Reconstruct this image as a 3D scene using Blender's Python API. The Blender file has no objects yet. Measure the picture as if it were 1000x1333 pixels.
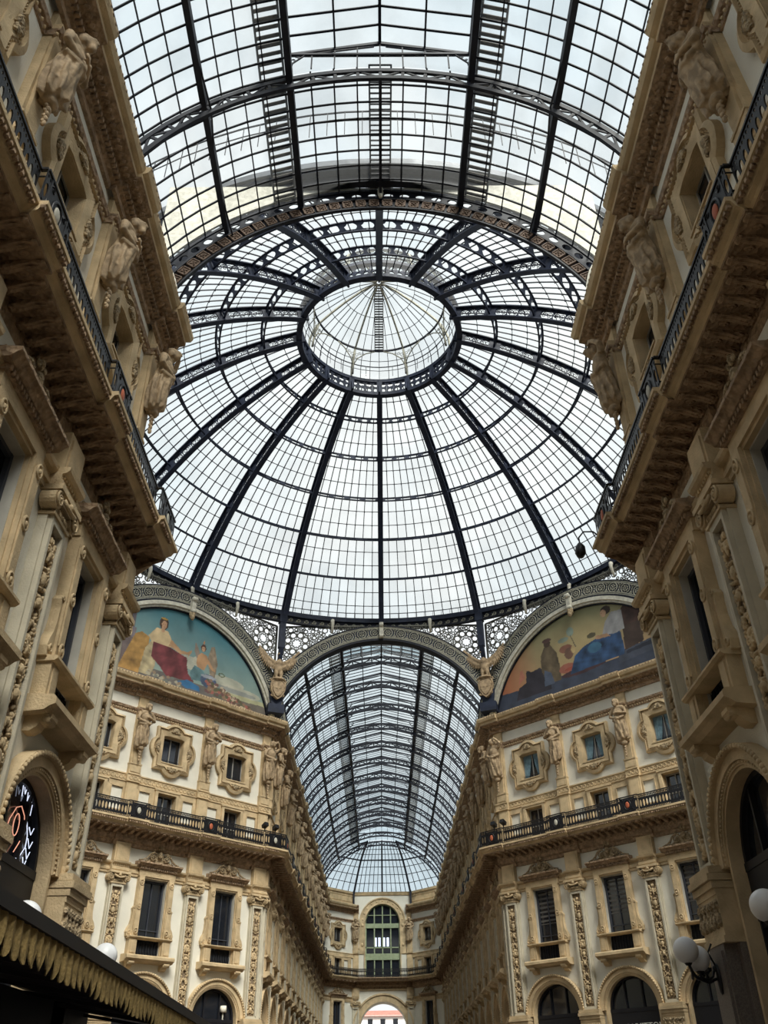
import bpy, math, random
import numpy as np
from mathutils import Matrix, Vector

SC = bpy.context.scene
COL = SC.collection
R = math.radians
random.seed(7)

# ------------------------------------------------------------------ camera
def make_camera():
    p, y, r = .6061, .0097, -.0141
    fw = Vector((math.sin(y)*math.cos(p), math.cos(y)*math.cos(p), math.sin(p)))
    rt = Vector((math.cos(y), -math.sin(y), 0))
    up = rt.cross(fw)
    rt2 = math.cos(r)*rt + math.sin(r)*up
    up2 = -math.sin(r)*rt + math.cos(r)*up
    cd = bpy.data.cameras.new('camera'); co = bpy.data.objects.new('camera', cd); COL.objects.link(co)
    m = Matrix((rt2, up2, -fw)).transposed().to_4x4()
    m.translation = Vector((-.2218, -36.8748, 1.6))
    co.matrix_world = m
    cd.sensor_fit = 'HORIZONTAL'; cd.sensor_width = 36; cd.lens = 1114.15*36/1000
    cd.clip_start = .05; cd.clip_end = 800
    SC.camera = co
make_camera()

# ------------------------------------------------------------------ world, sun, exposure
SUN_DIR = Vector((-.23, .65, -.70)).normalized()      # the way the light travels
SUN_E, SKY_E = 6.4, .98
def make_light():
    w = bpy.data.worlds.new('sky'); SC.world = w; w.use_nodes = True
    nt = w.node_tree; nt.nodes.clear()
    out = nt.nodes.new('ShaderNodeOutputWorld'); bg = nt.nodes.new('ShaderNodeBackground')
    tc = nt.nodes.new('ShaderNodeTexCoord'); no = nt.nodes.new('ShaderNodeTexNoise'); cr = nt.nodes.new('ShaderNodeValToRGB')
    no.inputs['Scale'].default_value = 3.0; no.inputs['Detail'].default_value = 4
    cr.color_ramp.elements[0].position = .35; cr.color_ramp.elements[0].color = (.70, .80, .86, 1)
    cr.color_ramp.elements[1].position = .62; cr.color_ramp.elements[1].color = (.93, .94, .93, 1)
    nt.links.new(tc.outputs['Generated'], no.inputs['Vector']); nt.links.new(no.outputs['Fac'], cr.inputs['Fac'])
    nt.links.new(cr.outputs['Color'], bg.inputs['Color']); bg.inputs['Strength'].default_value = SKY_E
    nt.links.new(bg.outputs['Background'], out.inputs['Surface'])
    sd = bpy.data.lights.new('sun', 'SUN'); so = bpy.data.objects.new('sun', sd); COL.objects.link(so)
    sd.energy = SUN_E; sd.angle = R(24); sd.color = (1, .95, .85)
    so.rotation_euler = SUN_DIR.to_track_quat('-Z', 'Y').to_euler(); so.location = (20, -60, 90)
make_light()
SC.view_settings.view_transform = 'Standard'; SC.view_settings.look = 'None'
SC.view_settings.gamma = 1; SC.view_settings.exposure = 0.22
SC.view_settings.use_curve_mapping = False
SC.cycles.max_bounces = 7; SC.cycles.diffuse_bounces = 4; SC.cycles.glossy_bounces = 2
SC.cycles.transmission_bounces = 4; SC.cycles.transparent_max_bounces = 12
SC.cycles.caustics_reflective = False; SC.cycles.caustics_refractive = False

# ------------------------------------------------------------------ materials
MAT = {}
def mat(name, col, rough=.8, metal=0., var=.0, vscale=3., bump=0., bscale=20., col2=None, kind='noise', spec=.3, emit=0.):
    m = bpy.data.materials.new(name); m.use_nodes = True
    nt = m.node_tree; N = nt.nodes; L = nt.links; b = N['Principled BSDF']
    b.inputs['Roughness'].default_value = rough; b.inputs['Metallic'].default_value = metal
    b.inputs['Specular IOR Level'].default_value = spec
    b.inputs['Base Color'].default_value = (*col, 1)
    tc = N.new('ShaderNodeTexCoord')
    if var > 0 or col2:
        no = N.new('ShaderNodeTexNoise'); no.inputs['Scale'].default_value = vscale; no.inputs['Detail'].default_value = 5
        cr = N.new('ShaderNodeValToRGB')
        c2 = col2 or tuple(c*(1-var) for c in col)
        cr.color_ramp.elements[0].position = .38; cr.color_ramp.elements[0].color = (*c2, 1)
        cr.color_ramp.elements[1].position = .62; cr.color_ramp.elements[1].color = (*col, 1)
        L.new(tc.outputs['Object'], no.inputs['Vector']); L.new(no.outputs['Fac'], cr.inputs['Fac'])
        L.new(cr.outputs['Color'], b.inputs['Base Color'])
    if bump > 0:
        bn = N.new('ShaderNodeBump'); bn.inputs['Strength'].default_value = bump; bn.inputs['Distance'].default_value = .06
        if kind == 'voronoi':
            t = N.new('ShaderNodeTexVoronoi'); t.inputs['Scale'].default_value = bscale; o = t.outputs['Distance']
        else:
            t = N.new('ShaderNodeTexNoise'); t.inputs['Scale'].default_value = bscale; t.inputs['Detail'].default_value = 3; o = t.outputs['Fac']
        L.new(tc.outputs['Object'], t.inputs['Vector']); L.new(o, bn.inputs['Height']); L.new(bn.outputs['Normal'], b.inputs['Normal'])
    if emit:
        b.inputs['Emission Color'].default_value = (*col, 1); b.inputs['Emission Strength'].default_value = emit
    MAT[name] = m
    return m
mat('plaster', (.775, .745, .655), .85, var=.08, vscale=.9, bump=.25, bscale=30)
mat('stone', (.64, .49, .30), .8, var=.28, vscale=1.6, bump=.35, bscale=22)
mat('carved', (.52, .40, .25), .8, var=.45, vscale=9, bump=.9, bscale=16, kind='voronoi')
mat('relief_ground', (.34, .255, .17), .9, var=.4, vscale=12, bump=.8, bscale=24)  # darker than the stone, shade between the carvings put into the colour
mat('pilaster_stone', (.58, .53, .42), .8, var=.15, vscale=2, bump=.2, bscale=30)
mat('granite', (.20, .17, .15), .6, var=.3, vscale=40)
mat('shaded_cornice_stone', (.43, .30, .195), .8, var=.40, vscale=5, bump=.9, bscale=9, kind='voronoi')  # the same stone made browner, soffit shade put into its colour
mat('statue', (.46, .34, .215), .75, var=.40, vscale=5, bump=.3, bscale=12)
mat('iron', (.011, .014, .026), .6, 0., var=.4, vscale=2, spec=.3)
mat('iron_blue', (.020, .028, .056), .6, 0., var=.35, vscale=2, spec=.3)
mat('iron_black', (.010, .010, .013), .45, .3, spec=.5)
mat('silver', (.42, .41, .34), .6, .1, var=.3, vscale=8)
mat('dark_silver', (.16, .16, .14), .6, .1, var=.3, vscale=6)
mat('pale_metal', (.60, .58, .50), .6, var=.25, vscale=5)
mat('brown_panel', (.16, .105, .075), .7, var=.5, vscale=14)
mat('window_glass', (.012, .015, .022), .07, spec=.7)
mat('window_frame', (.30, .29, .27), .6)
mat('black_frame', (.012, .012, .016), .5)
mat('dark_frame', (.05, .055, .07), .5)
mat('green_frame', (.36, .42, .27), .6, var=.2, vscale=4)
mat('curtain', (.20, .32, .40), .9, var=.35, vscale=6)
mat('blind', (.11, .105, .10), .9)
mat('balustrade_black', (.012, .014, .02), .5, bump=.6, bscale=30)
mat('awning_top', (.022, .018, .028), .6, var=.3, vscale=3)
mat('awning_cloth', (.30, .215, .085), .9, var=.35, vscale=7, bump=.3, bscale=30)
mat('globe', (.86, .87, .90), .3, spec=.5)
mat('floor', (.26, .22, .18), .5, col2=(.18, .14, .11), vscale=.7)
mat('redroof', (.42, .19, .15), .8, var=.3, vscale=2)
mat('housewall', (.80, .78, .76), .9)
mat('white_glow', (.75, .82, 1.0), .5, emit=.9)  # for the neon tubes, and for painted daylight in the end window
mat('neon_red', (1.0, .45, .30), .5, emit=.7)
mat('medal', (.45, .12, .06), .6)
mat('letter', (.75, .74, .70), .4)
mat('sheet_metal', (.16, .17, .19), .5, .3, var=.3, vscale=2)
mat('walkway', (.10, .09, .08), .8)
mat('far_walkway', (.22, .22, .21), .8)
mat('reveal', (.50, .48, .43), .85, var=.1)
mat('shade', (.85, .80, .68), .8)

def glass_mat(name, tr, sc, gl, dirt):
    m = bpy.data.materials.new(name); m.use_nodes = True
    nt = m.node_tree; N = nt.nodes; L = nt.links; N.clear()
    out = N.new('ShaderNodeOutputMaterial')
    t = N.new('ShaderNodeBsdfTransparent'); s = N.new('ShaderNodeBsdfTranslucent'); g = N.new('ShaderNodeBsdfGlossy')
    s.inputs['Color'].default_value = (.9, .92, .92, 1); g.inputs['Roughness'].default_value = .12
    tc = N.new('ShaderNodeTexCoord'); no = N.new('ShaderNodeTexNoise'); no.inputs['Scale'].default_value = .55; no.inputs['Detail'].default_value = 6
    oi = N.new('ShaderNodeObjectInfo')
    cr = N.new('ShaderNodeValToRGB'); cr.color_ramp.elements[0].position = .36; cr.color_ramp.elements[1].position = .58
    cr.color_ramp.elements[0].color = (*[c*dirt for c in tr], 1); cr.color_ramp.elements[1].color = (*tr, 1)
    ge = N.new('ShaderNodeNewGeometry')
    L.new(ge.outputs['Position'], no.inputs['Vector']); L.new(no.outputs['Fac'], cr.inputs['Fac'])
    hs = N.new('ShaderNodeHueSaturation'); mr = N.new('ShaderNodeMapRange')
    mr.inputs['To Min'].default_value = .955; mr.inputs['To Max'].default_value = 1.015
    L.new(oi.outputs['Random'], mr.inputs['Value']); L.new(mr.outputs['Result'], hs.inputs['Value'])
    L.new(cr.outputs['Color'], hs.inputs['Color']); L.new(hs.outputs['Color'], t.inputs['Color'])
    m1 = N.new('ShaderNodeMixShader'); m1.inputs[0].default_value = sc
    m2 = N.new('ShaderNodeMixShader'); m2.inputs[0].default_value = gl
    L.new(t.outputs[0], m1.inputs[1]); L.new(s.outputs[0], m1.inputs[2])
    L.new(m1.outputs[0], m2.inputs[1]); L.new(g.outputs[0], m2.inputs[2]); L.new(m2.outputs[0], out.inputs['Surface'])
    MAT[name] = m
glass_mat('dome_pane', (.965, .98, .98), .03, .015, .96)
glass_mat('vault_pane', (.95, .97, .975), .025, .02, .93)
glass_mat('dome_glass', (.93, .96, .96), .06, .03, .92)
glass_mat('vault_glass', (.90, .94, .95), .05, .04, .86)
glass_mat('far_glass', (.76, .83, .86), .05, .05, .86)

# ------------------------------------------------------------------ mesh kit
class M:
    def __init__(s): s.v = []; s.f = []; s.s = []
    def add(s, vs, fs, sm=False):
        o = len(s.v); s.v += [tuple(a) for a in vs]
        for f in fs: s.f.append(tuple(i+o for i in f)); s.s.append(sm)
        return s
    def box(s, x0, x1, y0, y1, z0, z1):
        return s.add([(x0,y0,z0),(x1,y0,z0),(x1,y1,z0),(x0,y1,z0),(x0,y0,z1),(x1,y0,z1),(x1,y1,z1),(x0,y1,z1)],
                     [(3,2,1,0),(4,5,6,7),(0,1,5,4),(1,2,6,5),(2,3,7,6),(3,0,4,7)])
    def bar(s, p, q, w, h=None, up=(0,0,1), caps=False):
        h = h or w; p = Vector(p); q = Vector(q); d = (q-p)
        if d.length < 1e-6: return s
        d.normalize(); up = Vector(up); a = d.cross(up)
        if a.length < 1e-3: a = d.cross(Vector((1,0,0)))
        a.normalize(); b = a.cross(d); a *= w/2; b *= h/2
        vs = [p-a-b, p+a-b, p+a+b, p-a+b, q-a-b, q+a-b, q+a+b, q-a+b]
        fs = [(0,1,5,4),(1,2,6,5),(2,3,7,6),(3,0,4,7)]
        if caps: fs += [(3,2,1,0),(4,5,6,7)]
        return s.add(vs, fs)
    def prism(s, poly, ax, a, b, caps=(1,1)):
        n = len(poly)
        def P(u, v, t): return (u,t,v) if ax == 'y' else ((t,u,v) if ax == 'x' else (u,v,t))
        vs = [P(u,v,a) for u,v in poly] + [P(u,v,b) for u,v in poly]
        fs = [(i,(i+1)%n,n+(i+1)%n,n+i) for i in range(n)]
        if caps[0]: fs.append(tuple(range(n-1,-1,-1)))
        if caps[1]: fs.append(tuple(range(n,2*n)))
        return s.add(vs, fs)
    def tube(s, pts, r, n=6, closed=False, caps=True):
        pts = [Vector(p) for p in pts]; k = len(pts); rs = r if isinstance(r, (list,tuple)) else [r]*k
        vs = []; ref = None
        for i, p in enumerate(pts):
            if closed: d = pts[(i+1)%k]-pts[i-1]
            else: d = pts[min(i+1,k-1)]-pts[max(i-1,0)]
            if d.length < 1e-9: d = Vector((0,0,1))
            d.normalize()
            if ref is None: ref = d.cross(Vector((0,0,1)) if abs(d.z) < .9 else Vector((0,1,0)))
            ref = ref - d*ref.dot(d)
            if ref.length < 1e-6: ref = d.cross(Vector((1,0,0)))
            ref.normalize(); b = d.cross(ref)
            for j in range(n):
                t = 2*math.pi*j/n; vs.append(p + ref*(math.cos(t)*rs[i]) + b*(math.sin(t)*rs[i]))
        fs = []
        for i in range(k if closed else k-1):
            a = i*n; c = ((i+1)%k)*n
            for j in range(n): fs.append((a+j, a+(j+1)%n, c+(j+1)%n, c+j))
        if caps and not closed: fs += [tuple(range(n-1,-1,-1)), tuple(range((k-1)*n, k*n))]
        return s.add(vs, fs, True)
    def ell(s, c, r, n=8, m=5):
        vs = [(c[0], c[1], c[2]-r[2])]
        for i in range(1, m):
            t = math.pi*i/m
            for j in range(n):
                a = 2*math.pi*j/n
                vs.append((c[0]+r[0]*math.sin(t)*math.cos(a), c[1]+r[1]*math.sin(t)*math.sin(a), c[2]-r[2]*math.cos(t)))
        vs.append((c[0], c[1], c[2]+r[2])); e = len(vs)-1
        fs = [(0, 1+(j+1)%n, 1+j) for j in range(n)]
        for i in range(m-2):
            a = 1+i*n; b = a+n
            for j in range(n): fs.append((a+j, a+(j+1)%n, b+(j+1)%n, b+j))
        a = 1+(m-2)*n
        fs += [(a+j, a+(j+1)%n, e) for j in range(n)]
        return s.add(vs, fs, True)
    def arc(s, cx, cz, r0, r1, y0, y1, a0, a1, n):
        """annular sector in the xz plane, angles from +x, extruded y0..y1"""
        vs = []
        for i in range(n+1):
            t = a0+(a1-a0)*i/n; c, d = math.cos(t), math.sin(t)
            vs += [(cx+r0*c, y0, cz+r0*d), (cx+r1*c, y0, cz+r1*d), (cx+r1*c, y1, cz+r1*d), (cx+r0*c, y1, cz+r0*d)]
        fs = []
        for i in range(n):
            a = 4*i
            for j in range(4): fs.append((a+j, a+(j+1)%4, a+4+(j+1)%4, a+4+j))
        fs += [(3,2,1,0), (4*n,4*n+1,4*n+2,4*n+3)]
        return s.add(vs, fs)
    def sweep(s, path, prof, m0=0., m1=0., smooth=False):
        """mouldings: path of (x, extra projection); prof of (projection, z)"""
        k = len(prof); vs = []
        for i, (x, e) in enumerate(path):
            for p, z in prof:
                dx = -m0*(p+e) if i == 0 else (m1*(p+e) if i == len(path)-1 else 0)
                vs.append((x+dx, e+p, z))
        fs = [(i*k+j, (i+1)*k+j, (i+1)*k+j+1, i*k+j+1) for i in range(len(path)-1) for j in range(k-1)]
        fs += [tuple(range(k)), tuple(range((len(path)-1)*k+k-1, (len(path)-1)*k-1, -1))]
        return s.add(vs, fs)
    def pierced(s, F, hole, n=16, t=.02, q=(0,0)):
        """plate cell: F(u,v,w)->xyz, u,v in [-1,1]; hole(theta)->radius"""
        o = len(s.v); vs = []
        for w in (-t, t):
            for i in range(n):
                a = 2*math.pi*(i+.5)/n; c, d = math.cos(a), math.sin(a); k = 1/max(abs(c), abs(d))
                h = hole(a)
                vs.append(F(c*k, d*k, w)); vs.append(F(c*h, d*h, w))
        fs = []
        for i in range(n):
            j = (i+1) % n
            fs += [(2*i, 2*j, 2*j+1, 2*i+1), (2*n+2*i, 2*n+2*i+1, 2*n+2*j+1, 2*n+2*j), (2*i+1, 2*j+1, 2*n+2*j+1, 2*n+2*i+1)]
        # the corners of the square between samples
        s.add(vs, fs)
        c4 = [F(a, b, w) for w in (-t, t) for a, b in ((1,1),(-1,1),(-1,-1),(1,-1))]
        m = n//8
        if n % 8 == 0:
            for w in (0, 1):
                for q_, i in enumerate((m, 3*m, 5*m, 7*m)):
                    # corner lies between sample i-1 and i
                    s.add([vs[w*2*n+2*(i-1)], vs[w*2*n+2*(i % n)], c4[w*4+q_]], [(0,1,2)])
        return s
    def spiral(s, F, r0, turns, r, n=14, flip=1, a0=0., k=4):
        pts = []
        for i in range(n):
            t = i/(n-1); rr = r0*(1-.82*t); a = a0+flip*turns*2*math.pi*t
            pts.append(F(rr*math.cos(a), rr*math.sin(a)))
        return s.tube(pts, [r*(1-.4*i/(n-1)) for i in range(n)], k)
    def merge(s, o, T):
        return s.add([T @ Vector(v) for v in o.v], o.f, o.s[0] if o.s else False)
    def mesh(s, name, material, z=0., mats=None):
        me = bpy.data.meshes.new(name)
        me.from_pydata([(a, b, c-z) for a, b, c in s.v], [], s.f)
        me.polygons.foreach_set('use_smooth', s.s)
        me.materials.append(MAT[material]); me.update()
        return me

def link(name, data, parent=None, loc=None, rotz=0., M4=None):
    o = bpy.data.objects.new(name, data); COL.objects.link(o)
    if parent is not None: o.parent = parent
    if M4 is not None: o.matrix_local = M4
    else:
        if loc is not None: o.location = loc
        if rotz: o.rotation_euler = (0, 0, rotz)
    return o
def tag(o, label=None, cat=None, group=None, kind=None):
    if label: o['label'] = label
    if cat: o['category'] = cat
    if group: o['group'] = group
    if kind: o['kind'] = kind
    return o
def remesh(m, voxel, name, material, z=0.):
    me = m.mesh('tmp', material, z); o = bpy.data.objects.new('tmp', me); COL.objects.link(o)
    md = o.modifiers.new('r', 'REMESH'); md.mode = 'VOXEL'; md.voxel_size = voxel; md.use_smooth_shade = True
    sm = o.modifiers.new('s', 'SMOOTH'); sm.factor = .5; sm.iterations = 1
    dg = bpy.context.evaluated_depsgraph_get(); dg.update()
    r = bpy.data.meshes.new_from_object(o.evaluated_get(dg)); r.name = name
    r.materials.clear(); r.materials.append(MAT[material])
    bpy.data.objects.remove(o); bpy.data.meshes.remove(me)
    return r
ORD = ['first','second','third','fourth','fifth','sixth','seventh','eighth','ninth','tenth','eleventh','twelfth','thirteenth','fourteenth','fifteenth','sixteenth']

# ------------------------------------------------------------------ plan of the place
W = 7.25; A = W*(1+2**.5)
NP, FP = 4.7, 4.54                      # bay pitch of the near and of the far street
YEND = A+13*FP                          # where the end wall's facets begin
VC, VR = 20.74, 8.7                     # centre height and radius of the glass vault
T225 = math.tan(R(22.5))

# ------------------------------------------------------------------ floor
def build_floor():
    m = M()
    m.box(-60, 60, -70, 125, -.3, 0)
    o = link('floor', m.mesh('floor', 'floor')); tag(o, 'patterned stone paving of the arcade', 'floor', kind='structure')
build_floor()

# ------------------------------------------------------------------ the shared pieces of a bay
def figure(variant):
    """a draped half-figure, one continuous surface; z=0 hem, y outwards from the wall"""
    m = M(); f = -1 if variant == 1 else 1
    n = 72; rows = 26; vs = []
    for i in range(rows):
        t = i/(rows-1); z = .12+1.38*t
        rx = .34+.05*math.sin(t*math.pi)-.05*t
        ry = .24+.04*math.sin(t*math.pi); cy = .28+.08*t
        for j in range(n):
            a = 2*math.pi*j/n
            w_ = math.sin(8*a+f*4.5*t*t+variant); fold = 1+.23*(abs(w_)**.7*(1 if w_ > 0 else -1))*(1.1-t)+.06*math.sin(15*a-f*7*t)
            vs.append((rx*fold*math.cos(a)+f*.05*math.sin(t*3), cy+ry*fold*math.sin(a), z-.14*math.cos(a+f*.8)*(1-t)+.04*w_*(1-t)))
    fs = [(i*n+j, i*n+(j+1)%n, (i+1)*n+(j+1)%n, (i+1)*n+j) for i in range(rows-1) for j in range(n)]
    fs += [tuple(range(n-1,-1,-1)), tuple(range((rows-1)*n, rows*n))]
    m.add(vs, fs)
    m.ell((0,.37,1.50), (.33,.25,.25), 14, 8); m.ell((0,.40,1.78), (.335,.25,.33), 14, 8)
    m.tube([(-.36,.40,1.99),(0,.42,2.07),(.36,.40,1.99)], [.15,.17,.15], 10)
    m.tube([(0,.44,2.02),(0,.52,2.16),(0,.58,2.25)], [.12,.095,.10], 10)
    m.ell((0,.64,2.36), (.145,.18,.20), 14, 9)                     # head, bowed forward
    m.ell((0,.55,2.43), (.19,.18,.17), 12, 7)                       # hair
    m.ell((-.15,.55,2.33), (.07,.11,.15)); m.ell((.15,.55,2.33), (.07,.11,.15))
    for q in range(22):
        a = q*2.4; e = .25+.9*(q/22); m.ell((.17*math.cos(a)*math.cos(e), .53+.15*math.sin(a)*math.cos(e), 2.40+.17*math.sin(e)), (.05,.05,.05), 6, 4)
    m.tube([(0,.80,2.41),(0,.845,2.34),(0,.82,2.315)], [.022,.036,.028], 6)   # nose
    m.ell((-.055,.80,2.395), (.035,.025,.016)); m.ell((.055,.80,2.395), (.035,.025,.016))
    m.tube([(-.10,.79,2.425),(0,.815,2.43),(.10,.79,2.425)], .02, 5)
    m.ell((0,.80,2.265), (.055,.03,.016))
    if variant != 2: m.ell((0,.73,2.18), (.095,.10,.12))            # beard
    # arms: tapered, bent at the elbow, hands with fingers laid on the chest or the cloth
    def hand(x, y, z, dx):
        m.ell((x, y, z), (.075,.045,.07))
        for q, l in enumerate((.10,.13,.14,.12)):
            m.tube([(x+dx*.03, y+.03, z+.05-q*.035), (x+dx*(.06+l*.5), y+.045, z+.055-q*.04), (x+dx*(.05+l), y+.01, z+.05-q*.042)], [.024,.023,.018], 5)
        m.tube([(x, y+.02, z+.05), (x+dx*.03, y+.05, z+.11)], [.026,.02], 5)
    if variant == 2:                                                 # one arm raised to carry the cornice
        m.tube([(-.38,.42,2.0),(-.56,.50,2.22),(-.36,.66,2.50)], [.125,.10,.07], 8); hand(-.30,.68,2.52, 1)
    else:
        m.tube([(-f*.40,.42,1.98),(-f*.50,.50,1.62),(-f*.10,.72,1.70)], [.125,.10,.07], 8); hand(-f*.03,.72,1.72, f)
    m.tube([(f*.40,.42,1.98),(f*.51,.46,1.60),(f*.16,.68,1.40)], [.125,.10,.07], 8); hand(f*.10,.70,1.40, -f)
    # sash and knotted cloth
    m.tube([(-f*.40,.40,1.55),(-f*.2,.62,1.40),(f*.15,.66,1.28),(f*.40,.42,1.38)], [.07,.085,.085,.07], 7)
    m.tube([(f*.12,.64,1.30),(f*.16,.60,1.0),(f*.10,.52,.62),(f*.13,.50,.40)], [.09,.075,.06,.03], 7)
    m.tube([(f*.02,.64,1.28),(-f*.04,.58,.95),(-f*.12,.50,.55)], [.08,.06,.03], 7)
    for q in range(5): m.tube([(-f*(.36-.05*q),.44,1.50-.13*q),(0,.66-.02*q,1.36-.17*q),(f*.33,.40,1.28-.2*q)], [.028,.04,.028], 5)
    m.ell((0,.28,.02), (.20,.16,.14), 10, 6)
    return remesh(m, .026, 'figure', 'statue')
FIG = [figure(k) for k in range(3)]

def husk_pendant():
    m = M()
    for i, r in enumerate((.11,.09,.075,.06,.045)):
        z = -.05-.155*i
        m.ell((0,.36,z), (r,.06,.09)); m.ell((-r*.9,.34,z+.05), (r*.45,.04,.05)); m.ell((r*.9,.34,z+.05), (r*.45,.04,.05))
    return m.mesh('pendant', 'statue')
PENDANT = husk_pendant()

def candelabra(z0, z1, hw, y, seed, dense=1.):
    """mirrored relief ornament, standing proud of the ground plane at y"""
    rnd = random.Random(seed); m = M(); z = z0+.12; k = 0
    while z < z1-.2:
        h = min(rnd.choice((.42,.5,.6)), z1-z-.05); c = z+h/2; t = k % 4
        if t == 0:                                # vase
            m.ell((0,y,c-.03), (hw*.42,.10,h*.30)); m.ell((0,y,c+h*.32), (hw*.5,.08,.045)); m.ell((0,y,c-h*.38), (hw*.3,.07,.04))
            for sg in (-1,1): m.tube([(sg*hw*.35,y+.02,c+h*.1),(sg*hw*.8,y+.05,c+h*.25),(sg*hw*.62,y+.02,c-h*.1)], .028, 5)
        elif t == 1:                              # paired scrolls
            for sg in (-1,1):
                m.spiral(lambda a, b, sg=sg: (sg*hw*.45+sg*a, y+.035, c+b), hw*.42, 1.4, .036, 13, -sg, R(200), 5)
                m.ell((sg*hw*.45,y+.03,c), (.035,.05,.035), 6, 4)
                m.ell((sg*hw*.15,y+.02,c+h*.38), (.045,.05,.09), 6, 4)
            m.ell((0,y+.02,c-h*.1), (.05,.06,h*.34), 6, 4)
        elif t == 2:                              # leaf fan
            for q in (-2,-1,0,1,2):
                a = q*R(34); L = h*.46
                m.ell((math.sin(a)*L*.6, y+.02, c-h*.2+math.cos(a)*L*.75), (.035+.03*abs(math.sin(a)),.055,L*.36), 6, 4)
            for sg in (-1,1): m.ell((sg*hw*.62,y+.02,c-h*.25), (hw*.25,.05,.05), 6, 4)
        else:                                     # mask and swag
            m.ell((0,y+.03,c+.02), (.085,.09,.12)); m.ell((0,y+.03,c+.13), (.12,.06,.05), 6, 4)
            for sg in (-1,1):
                m.tube([(sg*.08,y+.02,c-.02),(sg*hw*.5,y+.04,c-.16),(sg*hw*.85,y+.02,c+.02),(sg*hw*.6,y+.02,c+.14)], .03, 5)
                m.ell((sg*hw*.75,y+.01,c-.18), (.05,.05,.06), 6, 4)
        for q in range(int(5*dense)):
            sg = rnd.choice((-1,1)); xx = rnd.uniform(.35,.95)*hw; zz = c+rnd.uniform(-.5,.5)*h
            m.ell((sg*xx,y,zz), (.032,.06,.055), 5, 4); m.ell((-sg*xx,y,zz), (.032,.06,.055), 5, 4)
        z += h; k += 1
    return m

PB = .30                                   # projection of the big pilaster
def big_pilaster():
    sh = M(); sh.box(-.36,.36,0,.16,5.5,11.2)
    sh.box(-.36,-.27,.16,PB,5.62,11.2); sh.box(.27,.36,.16,PB,5.62,11.2); sh.box(-.36,.36,.16,PB,5.5,5.66); sh.box(-.27,.27,.16,PB,11.06,11.2)
    sh.box(-.31,.31,0,.03,5.5,11.2)
    for sg in (-1,1): sh.box(min(sg*.41,sg*.36), max(sg*.41,sg*.36), 0,.20,5.5,11.2)
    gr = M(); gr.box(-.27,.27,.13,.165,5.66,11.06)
    rl = candelabra(5.68, 11.0, .25, .20, 3, 2.6)
    cp = M()
    cp.box(-.44,.44,0,.34,11.2,11.27); cp.box(-.36,.36,0,.31,11.27,11.42)
    for i in range(7): cp.ell((-.24+.08*i,.33,11.34), (.03,.035,.07), 5, 4)
    for sg in (-1,1):
        F = lambda a, b, sg=sg: (sg*.47+sg*a, .40, 11.50+b)
        cp.prism([(sg*.47+.19*math.cos(t*math.pi/8), 11.50+.19*math.sin(t*math.pi/8)) for t in range(16)], 'y', .05, .37)
        cp.spiral(F, .165, 1.8, .030, 18, -1, R(90), 5); cp.ell((sg*.47,.40,11.50), (.045,.05,.045), 6, 4)
    cp.box(-.47,.47,.05,.37,11.52,11.68); cp.tube([(-.32,.42,11.58),(-.16,.46,11.50),(0,.47,11.47),(.16,.46,11.50),(.32,.42,11.58)], .05, 6)
    cp.ell((0,.42,11.62), (.09,.08,.09)); cp.box(-.60,.60,0,.45,11.68,11.80)
    bl = M(); bl.box(-.44,.44,0,.30,12.2,13.25); bl.box(-.36,.36,.30,.34,12.32,13.1)
    for i in range(8): bl.box(-.44+.115*i,-.38+.115*i,.30,.36,12.06,12.18)
    return sh, gr, rl, cp, bl
_sh, _gr, _rl, _cp, _bl = big_pilaster()
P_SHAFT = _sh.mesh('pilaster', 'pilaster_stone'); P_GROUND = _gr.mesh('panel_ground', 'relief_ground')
P_RELIEF = _rl.mesh('relief', 'stone'); P_CAP = _cp.mesh('capital', 'stone'); P_BLOCK = _bl.mesh('entablature_block', 'stone')

def pier_meshes():
    s = M(); s.box(-.62,.62,0,.16,0,4.15); s.box(-.44,.44,.16,.42,.9,4.15); s.box(-.70,.70,0,.48,0,.9); s.box(-.36,.36,.42,.47,1.0,4.0)
    c = M(); c.box(-.60,.60,0,.40,4.22,4.98); c.box(-.63,.63,0,.44,4.12,4.24)
    for z, p in ((4.98,.42),(5.10,.47),(5.24,.53),(5.38,.48)):
        c.box(-.45-p*.36, .45+p*.36, 0, p, z, z+.13)
    c.box(-.6,.6,0,.42,5.42,5.52)
    r = M(); rnd = random.Random(5)
    for k in range(-2,3):
        for q, (dx, dz, l) in enumerate(((0,.3,.3),(-.09,.2,.2),(.09,.2,.2),(-.06,.5,.12),(.06,.5,.12))):
            r.ell((k*.23+dx, .42, 4.32+dz), (.055,.07,l*.7), 6, 4)
        r.spiral(lambda a, b, k=k: (k*.23+a, .45, 4.82+b), .09, 1.3, .026, 9, 1 if k > 0 else -1, 0, 4)
    return s.mesh('pier', 'granite'), c.mesh('pier_cap', 'stone'), r.mesh('leaf_relief', 'carved')
PIER, PIERCAP, PIERLEAF = pier_meshes()

def herm_meshes():
    s = M(); s.box(-.33,.33,0,.20,16.92,20.75); s.prism([(-.22,17.5),(.22,17.5),(.31,20.7),(-.31,20.7)], 'y', .20, .28)
    s.box(-.36,.36,0,.26,16.92,17.42); s.box(-.30,.30,.26,.29,17.0,17.3); s.box(-.38,.38,0,.29,17.42,17.50)
    s.box(-.30,.30,0,.14,20.75,21.5); s.box(-.36,.36,0,.36,20.62,20.80)
    return s.mesh('herm_pilaster', 'stone')
HERM = herm_meshes()
def mezz_pilaster():
    s = M(); s.box(-.36,.36,0,.22,14.25,16.45); s.box(-.28,.28,.22,.25,14.5,16.3); s.box(-.42,.42,0,.3,14.25,14.55)
    return s.mesh('mezzanine_pilaster', 'stone')
MEZZP = mezz_pilaster()

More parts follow.
